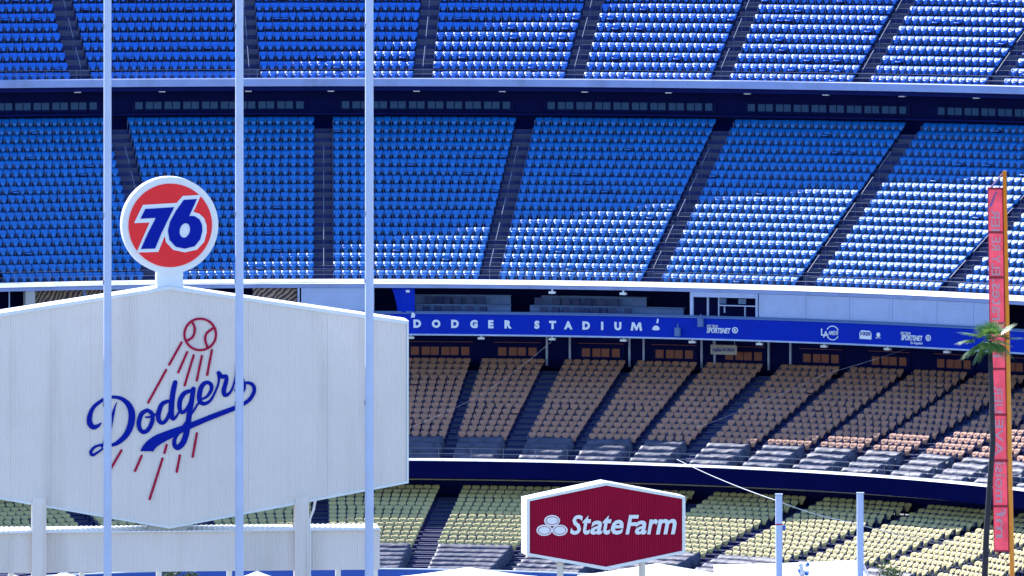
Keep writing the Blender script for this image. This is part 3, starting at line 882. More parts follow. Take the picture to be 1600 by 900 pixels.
# ------------------------------------------------------------------ drawn marks
def smooth_path(pts, sub=6):
    """Catmull-Rom through (x, y, width)"""
    P4 = [pts[0]] + list(pts) + [pts[-1]]
    out = []
    for i in range(1, len(P4) - 2):
        p0, p1, p2, p3 = (np.array(P4[i + k], float) for k in (-1, 0, 1, 2))
        for k in range(sub):
            t = k / sub
            out.append(0.5 * ((2 * p1) + (-p0 + p2) * t + (2 * p0 - 5 * p1 + 4 * p2 - p3) * t * t + (-p0 + 3 * p1 - 3 * p2 + p3) * t ** 3))
    out.append(np.array(pts[-1], float))
    return out
def ribbon(name, pts, m, parent, base_y, thick=0.03, sub=6, drift=0.012, round_ends=True, cut=None):
    """solid painted stroke standing on a vertical face at local y = base_y; (x, z, width)"""
    q = smooth_path(pts, sub) if len(pts) > 2 else [np.array(p, float) for p in pts]
    n = len(q)
    V = []; F = []
    Ls = []; Rs = []
    for i in range(n):
        d = q[min(i + 1, n - 1)][:2] - q[max(i - 1, 0)][:2]
        d = d / (np.linalg.norm(d) + 1e-9)
        nn = np.array([-d[1], d[0]])
        if cut is not None and i > n - 4:
            k = (i - (n - 4)) / 3.0
            nn = nn * (1 - k) + np.array(cut) * k * (1 if np.dot(nn, cut) >= 0 else -1)
            nn = nn / np.linalg.norm(nn)
        wd = q[i][2] / 2
        Ls.append(q[i][:2] + nn * wd); Rs.append(q[i][:2] - nn * wd)
    def cap(i, sgn):
        c = q[i][:2]; wd = q[i][2] / 2
        a = Ls[i] - c; b = math.atan2(a[1], a[0])
        return [c + wd * np.array([math.cos(b + sgn * PI * k / 6), math.sin(b + sgn * PI * k / 6)]) for k in range(1, 6)]
    for i in range(n):
        y = base_y - thick - drift * i / n
        V += [(Ls[i][0], y, Ls[i][1]), (Rs[i][0], y, Rs[i][1]), (Ls[i][0], base_y, Ls[i][1]), (Rs[i][0], base_y, Rs[i][1])]
    for i in range(n - 1):
        a = 4 * i; b = a + 4
        F += [(a, a + 1, b + 1, b), (a + 2, a, b, b + 2), (a + 1, a + 3, b + 3, b + 1)]
    if round_ends:
        for i, sgn in ((0, 1), (n - 1, -1)):
            if i == n - 1 and cut is not None: continue
            arc = cap(i, sgn); s = len(V); y = V[4 * i][1]
            V += [(p[0], y, p[1]) for p in arc]; V += [(p[0], base_y, p[1]) for p in arc]
            k = len(arc)
            F.append(tuple([4 * i] + [s + j for j in range(k)] + [4 * i + 1]))
            fr = [4 * i] + [s + j for j in range(k)] + [4 * i + 1]
            bk = [4 * i + 2] + [s + k + j for j in range(k)] + [4 * i + 3]
            for j in range(len(fr) - 1): F.append((fr[j], fr[j + 1], bk[j + 1], bk[j]))
    return mesh_obj(name, V, F, m, parent)

def ribbed(name, xs0, xs1, top, bot, pitch, dep, m, parent, y=0.0):
    """vertical ribbed sheet between two outlines"""
    V = []; F = []
    n = int((xs1 - xs0) / pitch)
    p = (xs1 - xs0) / n
    cols = []
    for i in range(n):
        x = xs0 + i * p
        cols += [(x, 0), (x + p * 0.55, 0), (x + p * 0.68, dep), (x + p * 0.87, dep)]
    cols.append((xs1, 0))
    for x, o in cols:
        V += [(x, y + o, bot(x)), (x, y + o, top(x))]
    for i in range(len(cols) - 1):
        a = 2 * i
        F.append((a, a + 2, a + 3, a + 1))
    return mesh_obj(name, V, F, m, parent)

# ------------------------------------------------------------------ big hexagonal sign (back of the scoreboard)
DS = 404.0; K = DS / FPX
o0 = at(265, 826, DS)
YAW = R(6)
board = thing('scoreboard_sign', 'huge cream hexagonal ribbed sign with blue team script and red baseball', 'sign', (o0.x, o0.y, 0), YAW)
HW = 373 * K / math.cos(YAW)
zb = o0.z
def SX(px): return (px - 265) * K / math.cos(YAW)
def SZ(px, py):
    """height of a mark; undoes the small tilt that the turned face shows"""
    return ZC - (py + 0.0077 * (px - 265) + 370) * K
z_top, z_tc = zb + 378 * K, zb + (826 - 503) * K - 0.05
z_bc = zb + 68 * K
def ftop(x): return z_top - (z_top - z_tc) * abs(x) / HW
def fbot(x): return zb + (z_bc - zb) * abs(x) / HW
TH = 2.2
fi = 0.10
zmid = SZ(265, 641)
nsh = 12
for i in range(nsh):
    xa = -HW + fi + (2 * HW - 2 * fi) * i / nsh; xb = -HW + fi + (2 * HW - 2 * fi) * (i + 1) / nsh - 0.003
    ribbed('ribbed_sheet', xa, xb, lambda x: ftop(x) - 0.12, lambda x: zmid + 0.008, 0.112, 0.016, 'sign_sheet', board, 0.003 * (i % 2))
    ribbed('ribbed_sheet', xa, xb, lambda x: zmid + 0.03, lambda x: fbot(x) + 0.06, 0.112, 0.016, 'sign_sheet', board, 0.012 + 0.003 * (i % 2))
def hexpts(e=0.0):
    return [(-HW - e, z_tc + e), (0, z_top + e), (HW + e, z_tc + e), (HW + e, z_bc - e), (0, zb - e), (-HW - e, z_bc - e)]
# body behind the sheets, and trim round the rim
hp = hexpts(-0.03)
V = [(x, 0.06, z) for x, z in hp] + [(x, TH, z) for x, z in hp]
F = [(0, 1, 2, 3, 4, 5), (11, 10, 9, 8, 7, 6)] + [(i, i + 6, (i + 1) % 6 + 6, (i + 1) % 6) for i in range(6)]
mesh_obj('body', V, F, 'sign_trim', board)
def rim(outer, inner, y0, y1, name, m, parent, idx):
    n = len(outer)
    for i in idx:
        j = (i + 1) % n
        q = [outer[i], outer[j], inner[j], inner[i]]
        V = [(x, y0, z) for x, z in q] + [(x, y1, z) for x, z in q]
        mesh_obj(name, V, [(0, 1, 2, 3), (7, 6, 5, 4), (0, 4, 5, 1), (1, 5, 6, 2), (2, 6, 7, 3), (3, 7, 4, 0)], m, parent)
rim(hexpts(0.02), hexpts(-0.14), -0.07, TH + 0.05, 'top_flashing', 'sign_trim', board, (0, 1))
rim(hexpts(0.0), hexpts(-0.09), -0.04, TH + 0.02, 'edge_trim', 'sign_trim', board, (2, 3, 4, 5))
# columns, bottom bracket, conduit
for px0, px1, pz in ((52, 72.5, 787), (461, 481, 787)):
    q = MB().box(SX(px0), SX(px1), -0.12, 0.75, 0.0, SZ((px0 + px1) / 2, pz) + 0.3)
    q.box(SX(px0) - 0.02, SX(px0) + 0.07, -0.17, 0.8, 0.0, SZ(px0, 786)).box(SX(px1) - 0.07, SX(px1) + 0.02, -0.17, 0.8, 0.0, SZ(px1, 786))
    q.build('column', 'sign_sheet', board)
MB().box(SX(234), SX(293), 0.25, 1.8, SZ(265, 829), SZ(265, 812)).build('bottom_bracket', 'cream_wall', board)
MB().tube([(SX(493), 0.2, SZ(493, 780)), (SX(490), 0.2, SZ(490, 797)), (SX(483.5), 0.1, SZ(483, 812)), (SX(483.5), 0.1, 0.5)], 0.06, 8).build('conduit', 'sign_trim', board)
# script and marks: traced strokes as (x, y, width) in fifths of a pixel
def tr(pts, w=None):
    return [(SX(100 + p[0] / 5), SZ(100 + p[0] / 5, 620 + p[1] / 5), (p[2] if len(p) > 2 else w) / 5 * K) for p in pts]
FACE = -0.01
strokes = [
    [(292, 205, 10), (268, 226, 26), (232, 236, 40), (204, 205, 44), (204, 150, 38), (228, 90, 30), (270, 48, 27), (330, 12, 25), (390, 2, 25), (450, 14, 30), (500, 54, 42), (528, 112, 52), (530, 180, 54), (512, 250, 50), (478, 308, 44), (430, 352, 36), (385, 374, 26), (330, 374, 20), (285, 376, 18), (240, 394, 20), (212, 430, 24), (224, 454, 24), (256, 440, 18), (305, 405, 14)],
    [(414, 42, 4), (392, 105, 18), (374, 180, 27), (354, 260, 32), (328, 340, 28), (298, 390, 16)],
    [(650, 104, 30), (608, 132, 36), (586, 198, 36), (594, 252, 34), (626, 276, 32), (664, 248, 34), (690, 190, 34), (688, 132, 32), (652, 104, 30)],
    [(640, 160, 14), (690, 152, 18), (742, 118, 16)],
    [(810, 34, 28), (766, 58, 36), (740, 122, 38), (740, 180, 36), (768, 204, 30), (802, 176, 28), (830, 110, 28), (848, 52, 26)],
    [(868, -112, 38), (852, -40, 42), (840, 60, 44), (838, 135, 42), (852, 172, 30), (882, 146, 18), (910, 88, 12)],
    [(990, -48, 28), (940, -28, 36), (908, 22, 38), (902, 82, 36), (918, 122, 28), (952, 104, 28), (986, 46, 28), (1004, -10, 26)],
    [(1010, -62, 36), (998, 20, 40), (984, 100, 42), (970, 190, 44), (956, 280, 46), (930, 356, 46), (890, 396, 42), (864, 378, 36), (862, 338, 30), (884, 298, 24), (924, 238, 18), (964, 178, 14), (1010, 112, 16), (1056, 36, 18)],
    [(1062, 22, 16), (1112, 0, 22), (1148, -52, 28), (1146, -98, 30), (1108, -112, 30), (1072, -76, 38), (1056, -10, 40), (1062, 36, 36), (1094, 54, 30), (1140, 30, 22), (1176, -30, 18), (1206, -110, 18), (1208, -170, 26)],
    [(1206, -186, 34), (1234, -158, 34), (1266, -160, 28), (1262, -110, 34), (1246, -50, 36), (1256, -14, 32), (1288, -26, 22), (1316, -72, 18), (1336, -150, 14), (1342, -250, 8)],
    [(1342, -250, 8), (1362, -180, 20), (1394, -124, 32), (1400, -66, 36), (1374, -34, 30), (1338, -52, 20)],
]
for s in strokes:
    ribbon('script_stroke', tr(s), 'logo_blue', board, FACE)
ribbon('script_underline', tr([(1374, -80, 16), (1424, -110, 22), (1470, -96, 28), (1484, -50, 30), (1458, 8, 30), (1412, 48, 30), (1330, 88, 36), (1200, 138, 40), (1080, 186, 42), (960, 236, 48), (850, 282, 64), (740, 332, 78), (680, 376, 86), (645, 424, 95)]), 'logo_blue', board, FACE, thick=0.05, cut=(1, 0))
bx, by, br = 1063, -488, 123
ribbon('baseball_outline', tr([(bx + br * math.cos(2 * PI * k / 24), by + br * math.sin(2 * PI * k / 24), 18) for k in range(25)]), 'logo_red', board, FACE, sub=3, round_ends=False)
ribbon('baseball_seam', tr([(1005, -578, 18), (1021, -530, 18), (1005, -470, 18), (955, -436, 18)]), 'logo_red', board, FACE, thick=0.05)
ribbon('baseball_seam', tr([(1165, -538, 18), (1116, -500, 18), (1101, -450, 18), (1118, -392, 18)]), 'logo_red', board, FACE, thick=0.05)
for a, b in (((918, -425), (822, -252)), ((798, -210), (658, 45)), ((962, -350), (892, -192)), ((1012, -325), (942, -90)), ((1076, -320), (1036, -128)), ((1154, -365), (1117, -172)),
             ((450, 418), (368, 560)), ((608, 460), (556, 578)), ((802, 375), (785, 438)), ((770, 482), (670, 798)), ((905, 458), (880, 585)), ((1037, 285), (1004, 468))):
    ribbon('speed_line', tr([(*a, 18), (*b, 18)]), 'logo_red', board, FACE)

# low ribbed wall under the sign
lw = thing('ribbed_wall', 'low cream ribbed metal wall running below the hexagonal sign', 'wall', (o0.x, o0.y, 0), YAW)
zt, zw = ZC - (828 + 370) * K, ZC - (894 + 370) * K
xr_ = SX(594); xl_ = SX(-60)
def spans():
    yield xl_, SX(52) - 0.02
    yield SX(72.5) + 0.02, SX(461) - 0.02
    yield SX(481) + 0.02, xr_
for a, b in spans():
    ribbed('sheet', a, b, lambda x: zt - 0.12, lambda x: zw, 0.112, 0.018, 'sign_sheet', lw, 0.30)
    MB().box(a, b, 0.36, 0.6, zw + 0.02, zt - 0.14).build('backing', 'sign_sheet', lw)
    n = int((b - a) / 0.115); V = []; F = []
    for i in range(n + 1):
        x = a + (b - a) * i / n
        zz = 0.03 * (i % 2)
        V += [(x, 0.12, zt - 0.06 + zz), (x, 2.0, zt + 0.02 + zz), (x, 0.12, zt - 0.11), (x, 2.0, zt - 0.11)]
    for i in range(n):
        k = 4 * i
        F += [(k, k + 4, k + 5, k + 1), (k + 2, k + 6, k + 4, k), (k + 1, k + 5, k + 7, k + 3)]
    mesh_obj('cap_sheet', V, F, 'sign_trim', lw)
for px in (20, 130, 250, 360, 530, 588):
    MB().box(SX(px) - 0.12, SX(px) + 0.12, 0.7, 0.95, 0.0, zt - 0.12).build('post', 'sign_trim', lw)

# ------------------------------------------------------------------ round sign on top
DD = 404.6; KD = DD / FPX
od = at(266, 352, DD)
disc = thing('round_sign', 'round orange-red sign with white rim and blue numerals above the hexagonal sign', 'sign', (od.x, od.y, zb + 370 * K), R(8))
zd = od.z - (zb + 370 * K)
def cyl(name, r, y0, y1, m, parent, cx=0, cz=0, n=72, r2=None):
    V = []; F = []
    for y, rr in ((y0, r), (y1, r2 or r)):
        V += [(cx + rr * math.cos(2 * PI * k / n), y, cz + rr * math.sin(2 * PI * k / n)) for k in range(n)]
    F.append(tuple(range(n))); F.append(tuple(reversed(range(n, 2 * n))))
    F += [(k, k + n, (k + 1) % n + n, (k + 1) % n) for k in range(n)]
    return mesh_obj(name, V, F, m, parent)
RO = 75.6 * KD
cyl('drum', RO, 0.0, 0.95, 'sign_trim', disc, 0, zd)
def disc_put(name, outl, m, lift, ext=0.02):
    pts = [[((x - 1070) / 4 * KD, -(y - 511) / 4 * KD) for x, y in o] for o in outl]
    me = poly_mesh(pts, ext)
    return put(name, me, m, disc, Vector((0, -lift, zd)), Vector((1, 0, 0)), Vector((0, -1, 0)))
def ell(cx, cy, rx, ry, n=48, rot=0.0):
    return [(cx + rx * math.cos(2 * PI * k / n) * math.cos(rot) - ry * math.sin(2 * PI * k / n) * math.sin(rot), cy + rx * math.cos(2 * PI * k / n) * math.sin(rot) + ry * math.sin(2 * PI * k / n) * math.cos(rot)) for k in range(n)]
disc_put('red_face', [ell(1070, 511, 262, 261, 72)], 'disc_red', 0.03, 0.02)
def sm(pts, sub=5):
    q = [(*p, 0) for p in pts]; q = q[-2:] + q + q[:2]
    o = smooth_path(q, sub)
    n = len(pts)
    return [tuple(p[:2]) for p in o[2 * sub:2 * sub + n * sub]]
six_o = [(1236, 347), (1212, 400), (1188, 452)] + [(1222, 454), (1252, 474), (1268, 510), (1270, 548), (1258, 598), (1222, 642), (1160, 657), (1104, 645), (1064, 602), (1054, 545), (1068, 486), (1104, 420), (1154, 352)]
six_w = [(1262, 322), (1240, 372), (1214, 428), (1252, 440), (1282, 468), (1297, 512), (1298, 555), (1282, 616), (1236, 664), (1160, 680), (1088, 664), (1042, 616), (1028, 550), (1042, 478), (1080, 405), (1148, 328)]
sev_b = [(912, 407), (1094, 397), (1052, 480), (1012, 562), (974, 655), (885, 657), (928, 560), (978, 463), (882, 468)]
sev_w = [(898, 382), (1130, 370), (1078, 482), (1040, 562), (994, 676), (858, 679), (900, 582), (940, 492), (842, 495)]
disc_put('numeral_border', [sev_w], 'letter', 0.065)
disc_put('numeral_border', [six_w], 'letter', 0.072)
disc_put('numeral_seven', [sev_b], 'logo_blue', 0.105)
disc_put('numeral_six', [six_o, ell(1160, 543, 32, 46, 28, 0.25)[::-1]], 'logo_blue', 0.112)
MB().box(-20.5 * KD, 20.5 * KD, 0.1, 0.9, -0.3, zd - RO * 0.93).build('neck', 'sign_trim', disc)

# ------------------------------------------------------------------ poles in front of the big sign
def pole(px, wd, label, pegs=False):
    c = Vector(((px - 265) * K / math.cos(YAW), -2.62, 0)); c.rotate(Matrix.Rotation(YAW, 3, 'Z'))
    base = Vector((o0.x, o0.y, 0)) + c
    base.x = (px - 800) * base.y / FPX
    wd = wd * 0.96
    t = thing('tall_pole', label, 'pole', base, 0, 'tall pale poles before the hexagonal sign')
    top = ZC - (0 + 370) * K + 14
    n = 8
    V = []; F = []
    H = [0, 8, 20, 34, top]
    for i, h in enumerate(H):
        rr = wd * K / 2 / math.cos(PI / 8) * (1.06 - 0.12 * h / top)
        V += [(rr * math.cos(2 * PI * k / n + PI / 8), rr * math.sin(2 * PI * k / n + PI / 8), h) for k in range(n)]
    for i in range(len(H) - 1):
        for k in range(n):
            F.append((i * n + k, i * n + (k + 1) % n, (i + 1) * n + (k + 1) % n, (i + 1) * n + k))
    F.append(tuple(range((len(H) - 1) * n, len(H) * n)))
    # turned so a narrow facet looks left
    V = [tuple(Matrix.Rotation(R(15), 3, 'Z') @ Vector(v)) for v in V]
    mesh_obj('shaft', V, F, 'pole', t)
    for y in ((38, 330, 435, 625) if not pegs else (38, 495, 792)):
        h = ZC - (y + 370) * K
        MB().box(-wd * K / 2 - 0.045, -wd * K / 2 + 0.04, -0.05, 0.05, h - 0.1, h + 0.1).build('joint_bolt', 'peg', t)
    if pegs:
        pm = MB().box(-0.14, 0.0, -0.015, 0.015, -0.012, 0.012)
        me = bpy.data.meshes.new('climbing_peg'); me.from_pydata(pm.v, [], pm.f); me.materials.append(M['rail'])
        h = 10.5; i = 0
        while h < 39:
            s = -1 if i % 2 else 1
            link('climbing_peg', me, t, (s * (wd * K / 2 - 0.01), 0, h), 0 if s < 0 else PI)
            h += 0.28; i += 1
        MB().tube([(0.02, -wd * K / 2 - 0.02, 0), (0.02, -wd * K / 2 - 0.02, top * 0.98)], 0.025, 6).build('cable_run', 'peg', t)
pole(168, 12.0, 'leftmost of three tall pale blue poles, crossing the letter D')
pole(374, 12.5, 'middle tall pale blue pole with climbing pegs')
pole(577, 13.0, 'rightmost of three tall pale blue poles, by the sign edge')

# ------------------------------------------------------------------ maroon sign
DF = 415.0; KF = DF / FPX; YF = R(10)
of = at(946.6, 886, DF)
sf = thing('insurance_sign', 'maroon hexagonal sign with white border, three ovals and white lettering', 'sign', (of.x, of.y, 0), YF)
def FX(px): return (px - 946.6) * KF / math.cos(YF)
def FZ(px, py): return ZC - (py + 0.0146 * (px - 946.6) + 370) * KF
hw = 119.5 * KF / math.cos(YF)
zti, zbi = FZ(946.6, 758.3), FZ(946.6, 885.5)
ztc, zbc = zti - 22.8 * KF, zbi + 23.2 * KF
def hexf(e):
    s = e * 0.62
    return [(-hw - e * 0.9, ztc + s), (0, zti + e), (hw + e * 0.9, ztc + s), (hw + e * 0.9, zbc - s), (0, zbi - e), (-hw - e * 0.9, zbc - s)]
ribbed('ribbed_face', -hw, hw, lambda x: zti - (zti - ztc) * abs(x) / hw + 0.02, lambda x: zbi + (zbc - zbi) * abs(x) / hw - 0.02, 0.112, 0.03, 'maroon', sf, 0.0)
hp = hexf(0.08)
V = [(x, 0.06, z) for x, z in hp] + [(x, 1.35, z) for x, z in hp]
F = [(0, 1, 2, 3, 4, 5), (11, 10, 9, 8, 7, 6)] + [(i, i + 6, (i + 1) % 6 + 6, (i + 1) % 6) for i in range(6)]
mesh_obj('body', V, F, 'sign_trim', sf)
rim(hexf(0.16), hexf(0.0), -0.09, 1.4, 'border', 'sign_trim', sf, range(6))
for px in (879, 1007.5):
    MB().tube([(FX(px), 0.65, 0), (FX(px), 0.65, FZ(px, 868))], 0.155, 14).build('post', 'sign_trim', sf, True)
Z8 = lambda X, Y: (820 + X / 5.623, 740 + Y / 5.623)
def sf_put(name, me, X, Y, m, lift):
    px, py = Z8(X, Y)
    return put(name, me, m, sf, Vector((FX(px), -lift, FZ(px, py))), Vector((1, 0, 0)), Vector((0, -1, 0)))
u = KF / 5.623
for (X, Y, lf) in ((170, 497, 0.03), (305, 497, 0.04), (237, 412, 0.05)):
    sf_put('logo_oval', poly_mesh([[(x * u, -y * u) for x, y in ell(0, 0, 70, 49, 40)]], 0.02), X, Y, 'letter', lf)
    sf_put('logo_ring', poly_mesh([[(x * u, -y * u) for x, y in ell(0, 0, 56, 37, 40)], [(x * u, -y * u) for x, y in ell(0, 0, 51, 32, 40)][::-1]], 0.01), X, Y, 'logo_red', lf + 0.02)
for ch, x0, x1, y0, y1 in (('S', 395, 508, 363, 535), ('t', 503, 580, 366, 535), ('a', 572, 682, 412, 535), ('t', 680, 760, 366, 535), ('e', 755, 866, 405, 535),
                           ('F', 882, 1002, 363, 533), ('a', 966, 1072, 412, 535), ('r', 1074, 1172, 400, 533), ('m', 1150, 1334, 398, 533)):
    me = text_mesh(ch, (y1 - y0) * u, 0.02, 0.024, 0.22, (x1 - x0) * u)
    sf_put('letter', me, (x0 + x1) / 2, (y0 + y1) / 2, 'letter', 0.045 + 0.006 * (x0 % 3))

# ------------------------------------------------------------------ foul pole with mesh banner
DP = 440.0; KP = DP / FPX
b0 = at(1581.5, 900, DP); b1 = at(1569.5, 267, DP)
slope = (b1.x - b0.x) / (b1.z - b0.z)
fp = thing('foul_pole', 'orange foul pole carrying a tall red mesh banner with reversed pale lettering', 'pole', (b0.x - slope * b0.z, DP, 0))
bx0 = fp.location.x
def FPX_(z): return slope * z
MB().tube([(FPX_(z), 0, z) for z in (0, b0.z, (b0.z + b1.z) / 2, b1.z)], [0.13, 0.12, 0.11, 0.10], 12).build('shaft', 'orange_pole', fp, True)
def BP(px, py, dy=0.0):
    a = at(px, py, DP); return Vector((a.x - bx0, dy, a.z))
edge = [(1543.5, 1566.5, 294), (1546, 1570, 500), (1550, 1573, 700), (1553.5, 1576.5, 861)]
def el(y): return np.interp(y, [e[2] for e in edge], [e[0] for e in edge])
def er(y): return np.interp(y, [e[2] for e in edge], [e[1] for e in edge])
rows = [294, 362.5, 433, 505, 576, 647.5, 719, 790.5, 861]
for k in range(8):
    V = []; F = []
    for i in range(9):
        for j in range(9):
            y = rows[k] + 1 + (rows[k + 1] - rows[k] - 2) * i / 8
            x = el(y) + (er(y) - el(y)) * j / 8
            V.append(BP(x, y, 0.05 * math.sin(i / 8 * PI) * math.sin(j / 8 * PI) * (1 if k % 2 else -0.6) + 0.02 * noise.noise(Vector((i * .7, j * .7, k)))))
    for i in range(8):
        for j in range(8):
            a = i * 9 + j; F.append((a, a + 1, a + 10, a + 9))
    o = mesh_obj('mesh_panel', V, F, 'mesh_red', fp, True)
for y in rows:
    MB().box(*[v for v in (BP(el(y), y).x, BP(er(y) + 2.5, y).x)], -0.04, 0.04, BP(0, y).z - 0.045, BP(0, y).z + 0.045).build('cross_arm', 'mesh_dark', fp)
MB().tube([BP(er(y), y, -0.02) for y in (294, 450, 600, 750, 861)], 0.03, 6).build('edge_cord', 'mesh_dark', fp)
MB().tube([BP(el(y), y, -0.02) for y in (294, 450, 600, 750, 861)], 0.018, 6).build('edge_cord', 'mesh_dark', fp)
MB().tube([BP(1546.5, 294), BP(1568, 269)], 0.03, 6).build('top_stay', 'mesh_print', fp)
MB().tube([BP(1558, 861), BP(1580, 886)], 0.022, 6).build('bottom_stay', 'mesh_dark', fp)
# lettering turned on its side and seen from behind
for s, y0, y1 in (("IER", 327, 361), ("ELY RE", 370, 430), ("rates.", 436, 500), ("H", 540, 558), ("UER", 603, 645), ("AVE", 655, 712), ("moisi", 722, 785), ("mf", 795, 840)):
    ym = (y0 + y1) / 2
    me = text_mesh(s, 13.5 * KP if s[0].isupper() else 15 * KP, 0.012, 0.012, 0, (y1 - y0) * KP)
    put('banner_text', me, 'mesh_print', fp, BP((el(ym) + er(ym)) / 2 - 0.5, ym, -0.11), Vector((0, 0, 1)), Vector((0, 1, 0)), Vector((1, 0, 0)))
sw = poly_mesh([[(-0.26, -0.42), (0.12, 0.42), (0.18, 0.40), (-0.08, -0.30)]], 0.01)
put('banner_streak', sw, 'mesh_purple', fp, BP(1552, 312, -0.11), Vector((1, 0, 0)), Vector((0, -1, 0)))

# ------------------------------------------------------------------ palm tree
DT = 430.0; KT = DT / FPX
crown = at(1549, 527, DT)
tb = at(1538, 905, DT)
palm = thing('palm_tree', 'tall slender fan palm in front of the red mesh banner', 'palm tree', (tb.x - 0.2, DT, 0))
def L3(px, py, dy=0): a = at(px, py, DT); return Vector((a.x - palm.location.x, dy, a.z))
tp = [Vector((0, 0, 0)), L3(1538.5, 905), L3(1541, 840), L3(1546, 765), L3(1551.5, 690), L3(1549.5, 620), L3(1547.5, 560), L3(1547.5, 532)]
tp = [Vector(p[:3]) for p in tp]
sp = []
for i in range(len(tp) - 1):
    for k in range(5):
        sp.append(tp[i].lerp(tp[i + 1], k / 5))
sp.append(tp[-1])
MB().tube(sp, [0.165 - 0.06 * i / len(sp) + 0.008 * (i % 2) for i in range(len(sp))], 10).build('trunk', 'trunk', palm, True)
c = L3(1548, 529)
def frond(az, elv, length, fan, droop):
    V = []; F = []
    d = Vector((math.cos(az) * math.cos(elv), math.sin(az) * math.cos(elv), math.sin(elv)))
    side = d.cross(Vector((0, 0, 1))).normalized()
    hub = c + d * length
    mid = c + d * length * 0.5 + Vector((0, 0, 0.08))
    q = MB(); q.tube([c, mid, hub], [0.03, 0.022, 0.015], 4)
    V += q.v; F += q.f
    nl = 21
    for i in range(nl):
        a = (i / (nl - 1) - 0.5) * 2 * 1.9
        ld = (d * math.cos(a) + side * math.sin(a)).normalized()
        ll = fan * (0.62 + 0.38 * math.cos(a * 0.7)) * rng.uniform(0.85, 1.1)
        wd = 0.052 * fan
        nrm = ld.cross(d.cross(side)).normalized()
        b = len(V)
        for t in (0.0, 0.35, 0.7, 1.0):
            w_ = wd * (0.35 if t == 0 else 1.0 if t == 0.35 else 0.75 if t == 0.7 else 0.05)
            pt = hub + ld * ll * t + Vector((0, 0, -droop * (t ** 2.2) * ll)) + Vector((0, 0, rng.uniform(-0.01, 0.01)))
            V += [tuple(pt + nrm * w_), tuple(pt - nrm * w_)]
        for k in range(3):
            F.append((b + 2 * k, b + 2 * k + 1, b + 2 * k + 3, b + 2 * k + 2))
    return mesh_obj('frond', V, F, 'palm_leaf', palm)
for (az, el_, ln, fan, dr_) in ((0, 8, 0.75, 0.75, 0.15), (12, 28, 0.6, 0.7, 0.1), (180, -8, 0.9, 0.75, 0.35), (172, 12, 0.75, 0.7, 0.25), (195, -28, 0.75, 0.7, 0.6), (350, -30, 0.5, 0.65, 0.7),
                             (60, 40, 0.45, 0.6, 0.1), (110, 30, 0.5, 0.6, 0.2), (250, -15, 0.5, 0.65, 0.6), (290, -25, 0.5, 0.65, 0.6), (230, 20, 0.5, 0.6, 0.3), (310, 15, 0.5, 0.6, 0.3),
                             (150, 42, 0.45, 0.55, 0.1), (30, -12, 0.5, 0.6, 0.5), (140, -20, 0.5, 0.65, 0.6), (270, 40, 0.35, 0.5, 0.2), (200, -48, 0.5, 0.6, 0.8), (335, -50, 0.4, 0.55, 0.8), (90, 62, 0.4, 0.5, 0.0)):
    frond(R(az + rng.uniform(-6, 6)), R(el_ + rng.uniform(-5, 5)), ln * 1.1, fan * 1.3, dr_ * 0.6)

# ------------------------------------------------------------------ net posts, cables
for i, (px, py, dp) in enumerate(((1217, 773, 474), (1344, 771, 474))):
    a = at(px, py, dp); k = dp / FPX
    t = thing('net_post', ('left' if i == 0 else 'right') + ' pale blue net post standing before the yellow seats', 'post', (a.x, dp, 0), 0, 'net posts')
    MB().tube([(0, 0, 0), (0, 0, a.z - 0.06), (0, 0, a.z)], [0.19, 0.19, 0.17], 14).build('shaft', 'pole', t, True)
    MB().box(-0.2, 0.2, -0.2, 0.2, a.z + 0.002, a.z + 0.05).build('cap', 'trim', t)
    if i == 0:
        MB().tube([(0, 0, a.z - 47 * k), (0, 0, a.z - 45 * k)], 0.2, 14).build('red_tie', 'logo_red', t)
        MB().box(0.2, 0.36, -0.1, 0.1, a.z - 55 * k, a.z - 48 * k).build('pulley_box', 'field_wall', t)
def cable(pts, rad, label, m='cable', sag=0.0):
    q = []
    for i in range(len(pts) - 1):
        a, b = Vector(pts[i]), Vector(pts[i + 1])
        for k in range(10):
            t = k / 10; p = a.lerp(b, t); p.z -= sag * 4 * t * (1 - t); q.append(p)
    q.append(Vector(pts[-1]))
    o = MB().tube(q, rad, 6).build('cable', m)
    tag(o, label, 'cable')
cable([at(1058, 718, 521), at(1216, 783, 474.3), at(1330, 816, 474.3), at(1480, 848, 500)], 0.02, 'sagging steel cable from the grey covers down past the net posts', sag=0.12)
cable([at(640, 668, 500), at(760, 612, 510), at(862, 533, 528)], 0.003, 'thin wire rising across the orange seats toward the blue band', sag=0.1)
cable([at(1090, 668, 505), at(1290, 584, 518), at(1480, 522, 525)], 0.003, 'thin wire crossing the shaded orange seats at right', sag=0.1)

